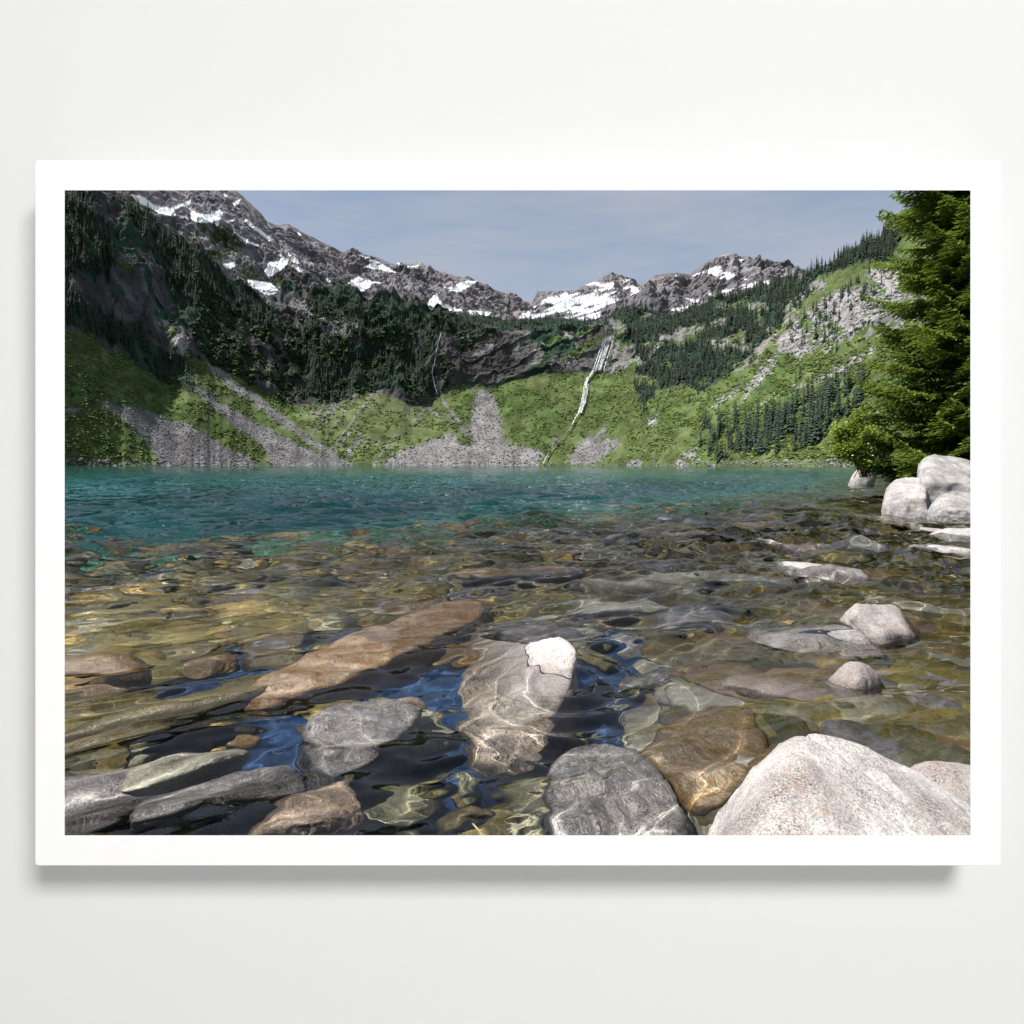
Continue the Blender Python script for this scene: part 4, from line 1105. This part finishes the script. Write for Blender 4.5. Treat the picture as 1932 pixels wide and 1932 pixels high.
W = np.stack([W[..., 0] * ca - W[..., 1] * sa + Xp[:, None], W[..., 0] * sa + W[..., 1] * ca + Yp[:, None], W[..., 2] + (zp + .05)[:, None]], -1)
F = (F0[None] + (np.arange(n_) * len(V0))[:, None, None]).reshape(-1, 3)
pal = .95 * np.array([(.10, .085, .03), (.125, .092, .03), (.09, .088, .055), (.18, .17, .12), (.05, .045, .02)])
cv = pal[rng.choice(5, n_, p=[.38, .2, .14, .06, .22])] * rng.uniform(.6, 1.25, n_)[:, None]
m, nt, out = mat('pebble'); pc = N(nt, 'ShaderNodeVertexColor', layer_name='Col').outputs[0]; pn = noise(nt, N(nt, 'ShaderNodeTexCoord').outputs['Object'], 45, 4)
principled(nt, out, mix(nt, 1.0, pc, ramp(nt, pn.outputs[0], [(.3, .55), (.7, 1.4)]).outputs[0], 'MULTIPLY'), .85, .2, pn.outputs[0], .5, .01)
pb = obj('pebbles', new_mesh('pebbles', W.reshape(-1, 3), F, True, np.repeat(cv[:, None, :], len(V0), 1).reshape(-1, 3)), m)
tag(pb, 'small brown and grey cobbles covering the lake bed', 'pebbles', kind='stuff'); pb.cycles.is_caustics_receiver = True
# a yellow twig under water at the bottom edge, a chip of wood on the slab
def stick(name, a, b, r0, m_, label, cat):
    a, b = np.array(a), np.array(b); d = b - a; L = np.linalg.norm(d); d /= L
    u = np.cross(d, [0, 0, 1]); u /= np.linalg.norm(u); v = np.cross(d, u)
    V = []; F = []
    for i in range(9):
        t_ = i / 8; c_ = a + (b - a) * t_ + u * .03 * L * math.sin(t_ * 5) * .4
        for k in range(6): th = k * math.pi / 3; V.append(c_ + (u * math.cos(th) + v * math.sin(th)) * r0 * (1 - .4 * t_))
        if i:
            for k in range(6): F.append(((i - 1) * 6 + k, (i - 1) * 6 + (k + 1) % 6, i * 6 + (k + 1) % 6, i * 6 + k))
    o = obj(name, new_mesh(name, V, np.array(F)), m_); tag(o, label, cat); o.cycles.is_caustics_receiver = True; return o
ax, ay, _ = wpt(895, 1515); bx_, by_, _ = wpt(925, 1555)
stick('twig', (ax, ay, -.24), (bx_, by_, -.24), .006, M['dead_twig'], 'straight yellowish twig lying on a stone under water at the bottom edge', 'twig')


# ------------------------------------------------------------------ near fir
def fir(seed, H, Rb, trunk_loc, nb=270):
    r = np.random.default_rng(seed)
    Vs, Cs = [], []
    for b in range(nb):
        t_ = (b // 7 + .5 + r.uniform(-.16, .16)) / (nb / 7)
        zc = .35 + (H - .5) * t_ ** 1.05
        L = Rb * (1 - zc / H) ** .72 * r.uniform(.66, 1.12) + .25
        th = b * 2.39996 + r.uniform(-.3, .3)
        d = np.array([math.cos(th), math.sin(th), 0]); s = np.array([-d[1], d[0], 0])
        sag = r.uniform(.06, .20) * L; lift = r.uniform(.06, .2) * L
        ns = max(6, int(L / .105))
        u = np.linspace(.18, 1, ns)
        ax_ = lambda q: (np.array([0, 0, zc])[None] + d[None] * (L * q)[:, None] + np.array([0, 0, 1])[None] * (-sag * np.sin(q * 2.2) + lift * q ** 3)[:, None])
        base = ax_(u)
        shade = r.uniform(.75, 1.2)
        for side in (-1, 1):
            tl_ = (.34 * L * (1 - u ** 1.6) ** .8 + .10) * r.uniform(.8, 1.1, ns)
            ang = r.uniform(.75, 1.0, ns)
            dirs = d[None] * np.cos(ang)[:, None] + side * s[None] * np.sin(ang)[:, None] + np.array([0, 0, 1])[None] * r.uniform(-.22, .02, ns)[:, None]
            for i in range(ns):
                nl = max(2, int(tl_[i] / .062))
                q = (np.arange(nl) + .6) / nl
                c_ = base[i][None] + dirs[i][None] * (tl_[i] * q)[:, None] + np.array([0, 0, -1])[None] * (.12 * tl_[i] * q ** 2)[:, None]
                c_ = c_ + r.normal(0, .02, (nl, 3)) * np.array([1, 1, .6])
                f = dirs[i][None] + r.normal(0, .35, (nl, 3)); f /= np.linalg.norm(f, axis=1)[:, None]
                up = np.array([0, 0, 1.0])[None] + r.normal(0, .22, (nl, 3))
                w_ = np.cross(f, up); w_ /= np.linalg.norm(w_, axis=1)[:, None]
                ll = r.uniform(.08, .15, nl)[:, None]; ww = r.uniform(.028, .05, nl)[:, None]
                Vs.append(np.stack([c_ - f * ll, c_ + w_ * ww, c_ + f * ll, c_ - w_ * ww], 1).reshape(-1, 3))
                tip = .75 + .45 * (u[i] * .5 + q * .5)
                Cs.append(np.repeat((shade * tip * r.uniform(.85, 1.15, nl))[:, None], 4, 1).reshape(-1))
    V = np.concatenate(Vs); c1_ = np.concatenate(Cs)
    F = np.arange(len(V)).reshape(-1, 4)
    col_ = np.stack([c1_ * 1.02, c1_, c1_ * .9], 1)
    root = empty('fir_tree', trunk_loc)
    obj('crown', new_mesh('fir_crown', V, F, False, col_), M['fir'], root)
    TV, TF = [], []
    for i in range(14):
        t_ = i / 13; rad = .26 * (1 - t_) + .015
        for k in range(10): a = k * .6283; TV.append((rad * math.cos(a) + .03 * math.sin(5 * t_), rad * math.sin(a), -.6 + (H + .4) * t_))
        if i:
            for k in range(10): TF.append(((i - 1) * 10 + k, (i - 1) * 10 + (k + 1) % 10, i * 10 + (k + 1) % 10, i * 10 + k))
    n0 = 140
    for b in range(0, nb, 3):
        t_ = (b // 7 + .5) / (nb / 7); zc = .35 + (H - .5) * t_ ** 1.05; L = Rb * (1 - zc / H) ** .72 * .8; th = b * 2.39996
        d = np.array([math.cos(th), math.sin(th), 0]); j = len(TV)
        for q_, rad in ((0, .03), (.5, .02), (1, .006)):
            c_ = np.array([0, 0, zc]) + d * L * q_ + np.array([0, 0, -.18 * L * math.sin(q_ * 2.2)])
            s = np.array([-d[1], d[0], 0])
            for k in range(4): a = k * 1.5708; TV.append(tuple(c_ + s * rad * math.cos(a) + np.array([0, 0, rad * math.sin(a)])))
        for i in range(2):
            for k in range(4): TF.append((j + i * 4 + k, j + i * 4 + (k + 1) % 4, j + i * 4 + 4 + (k + 1) % 4, j + i * 4 + 4 + k))
    obj('trunk', new_mesh('fir_trunk', TV, np.array(TF)), M['bark'], root)
    return root


FY = 23.0
f_ = fir(11, 30.0, 4.7, (float(tx(1862)) * FY, FY, .55), 560); tag(f_, 'large bright green fir filling the right edge above the boulders', 'tree')
f_ = fir(14, 15.0, 3.4, (float(tx(1830)) * 31, 31, .6), 210); tag(f_, 'second fir half hidden behind the large bright green fir', 'tree')


def leafbush(loc, R_, H_, n, seed, flowers, label):
    r = np.random.default_rng(seed)
    root = empty('flowering_bush', loc)
    cl = r.normal(size=(26, 3)); cl /= np.linalg.norm(cl, axis=1)[:, None]; cl *= r.uniform(.35, 1, 26)[:, None] ** .6
    cl = cl * np.array([R_, R_, H_ * .5]) + np.array([0, 0, H_ * .5])
    w = r.integers(0, 26, n)
    c = cl[w] + r.normal(0, .19, (n, 3)) * R_ * .8
    c[:, 2] = np.maximum(c[:, 2], .02)
    f = r.normal(size=(n, 3)); f /= np.linalg.norm(f, axis=1)[:, None]
    up = np.array([0, 0, 1.]) + r.normal(0, .5, (n, 3)); s = np.cross(f, up); s /= np.linalg.norm(s, axis=1)[:, None]
    f = np.cross(up, s); f /= np.linalg.norm(f, axis=1)[:, None]
    ll = r.uniform(.05, .10, n)[:, None]; ww = ll * .5
    V = np.stack([c - f * ll, c + s * ww, c + f * ll, c - s * ww], 1).reshape(-1, 3)
    v = np.repeat(r.uniform(.6, 1.2, n), 4)
    obj('foliage', new_mesh('bush_foliage', V, np.arange(4 * n).reshape(-1, 4), False, np.stack([v, v, v], 1)), M['bush'], root)
    TV, TF = [], []
    for q in range(26):
        a = np.array([0, 0, -.3]) + r.normal(0, .12, 3) * np.array([1, 1, 0]); b = cl[q]; j = len(TV)
        for i in range(4):
            t_ = i / 3; p = a + (b - a) * t_ + np.array([0, 0, .25 * math.sin(t_ * 3)])
            for k in range(4): an = k * 1.57; TV.append((p[0] + .014 * (1.3 - t_) * math.cos(an), p[1] + .014 * (1.3 - t_) * math.sin(an), p[2]))
            if i:
                for k in range(4): TF.append((j + (i - 1) * 4 + k, j + (i - 1) * 4 + (k + 1) % 4, j + i * 4 + (k + 1) % 4, j + i * 4 + k))
    obj('stem', new_mesh('bush_stem', TV, np.array(TF)), M['bark'], root)
    if flowers:
        FVs = []; FF = []
        for q in range(flowers):
            p = cl[r.integers(0, 26)] + r.normal(0, .2, 3) * R_
            p[1] -= R_ * .3
            V0, F0 = I1; o_ = sum(len(a) for a in FVs)
            FVs.append(V0 * np.array([.055, .055, .03]) + p); FF.append(F0 + o_)
        obj('blossom', new_mesh('bush_blossom', np.concatenate(FVs), np.concatenate(FF)), M['petal'], root)['kind'] = 'stuff'
    tag(root, label, 'bush'); return root


leafbush((float(tx(1630)) * 25, 25, 1.25), 1.15, 2.5, 8500, 3, 16, 'yellow green leafy bush with cream flowers left of the fir')
leafbush((float(tx(1770)) * 26, 26, .3), 1.7, 1.2, 6000, 4, 0, 'low dark leafy bush at the foot of the fir behind the boulder')
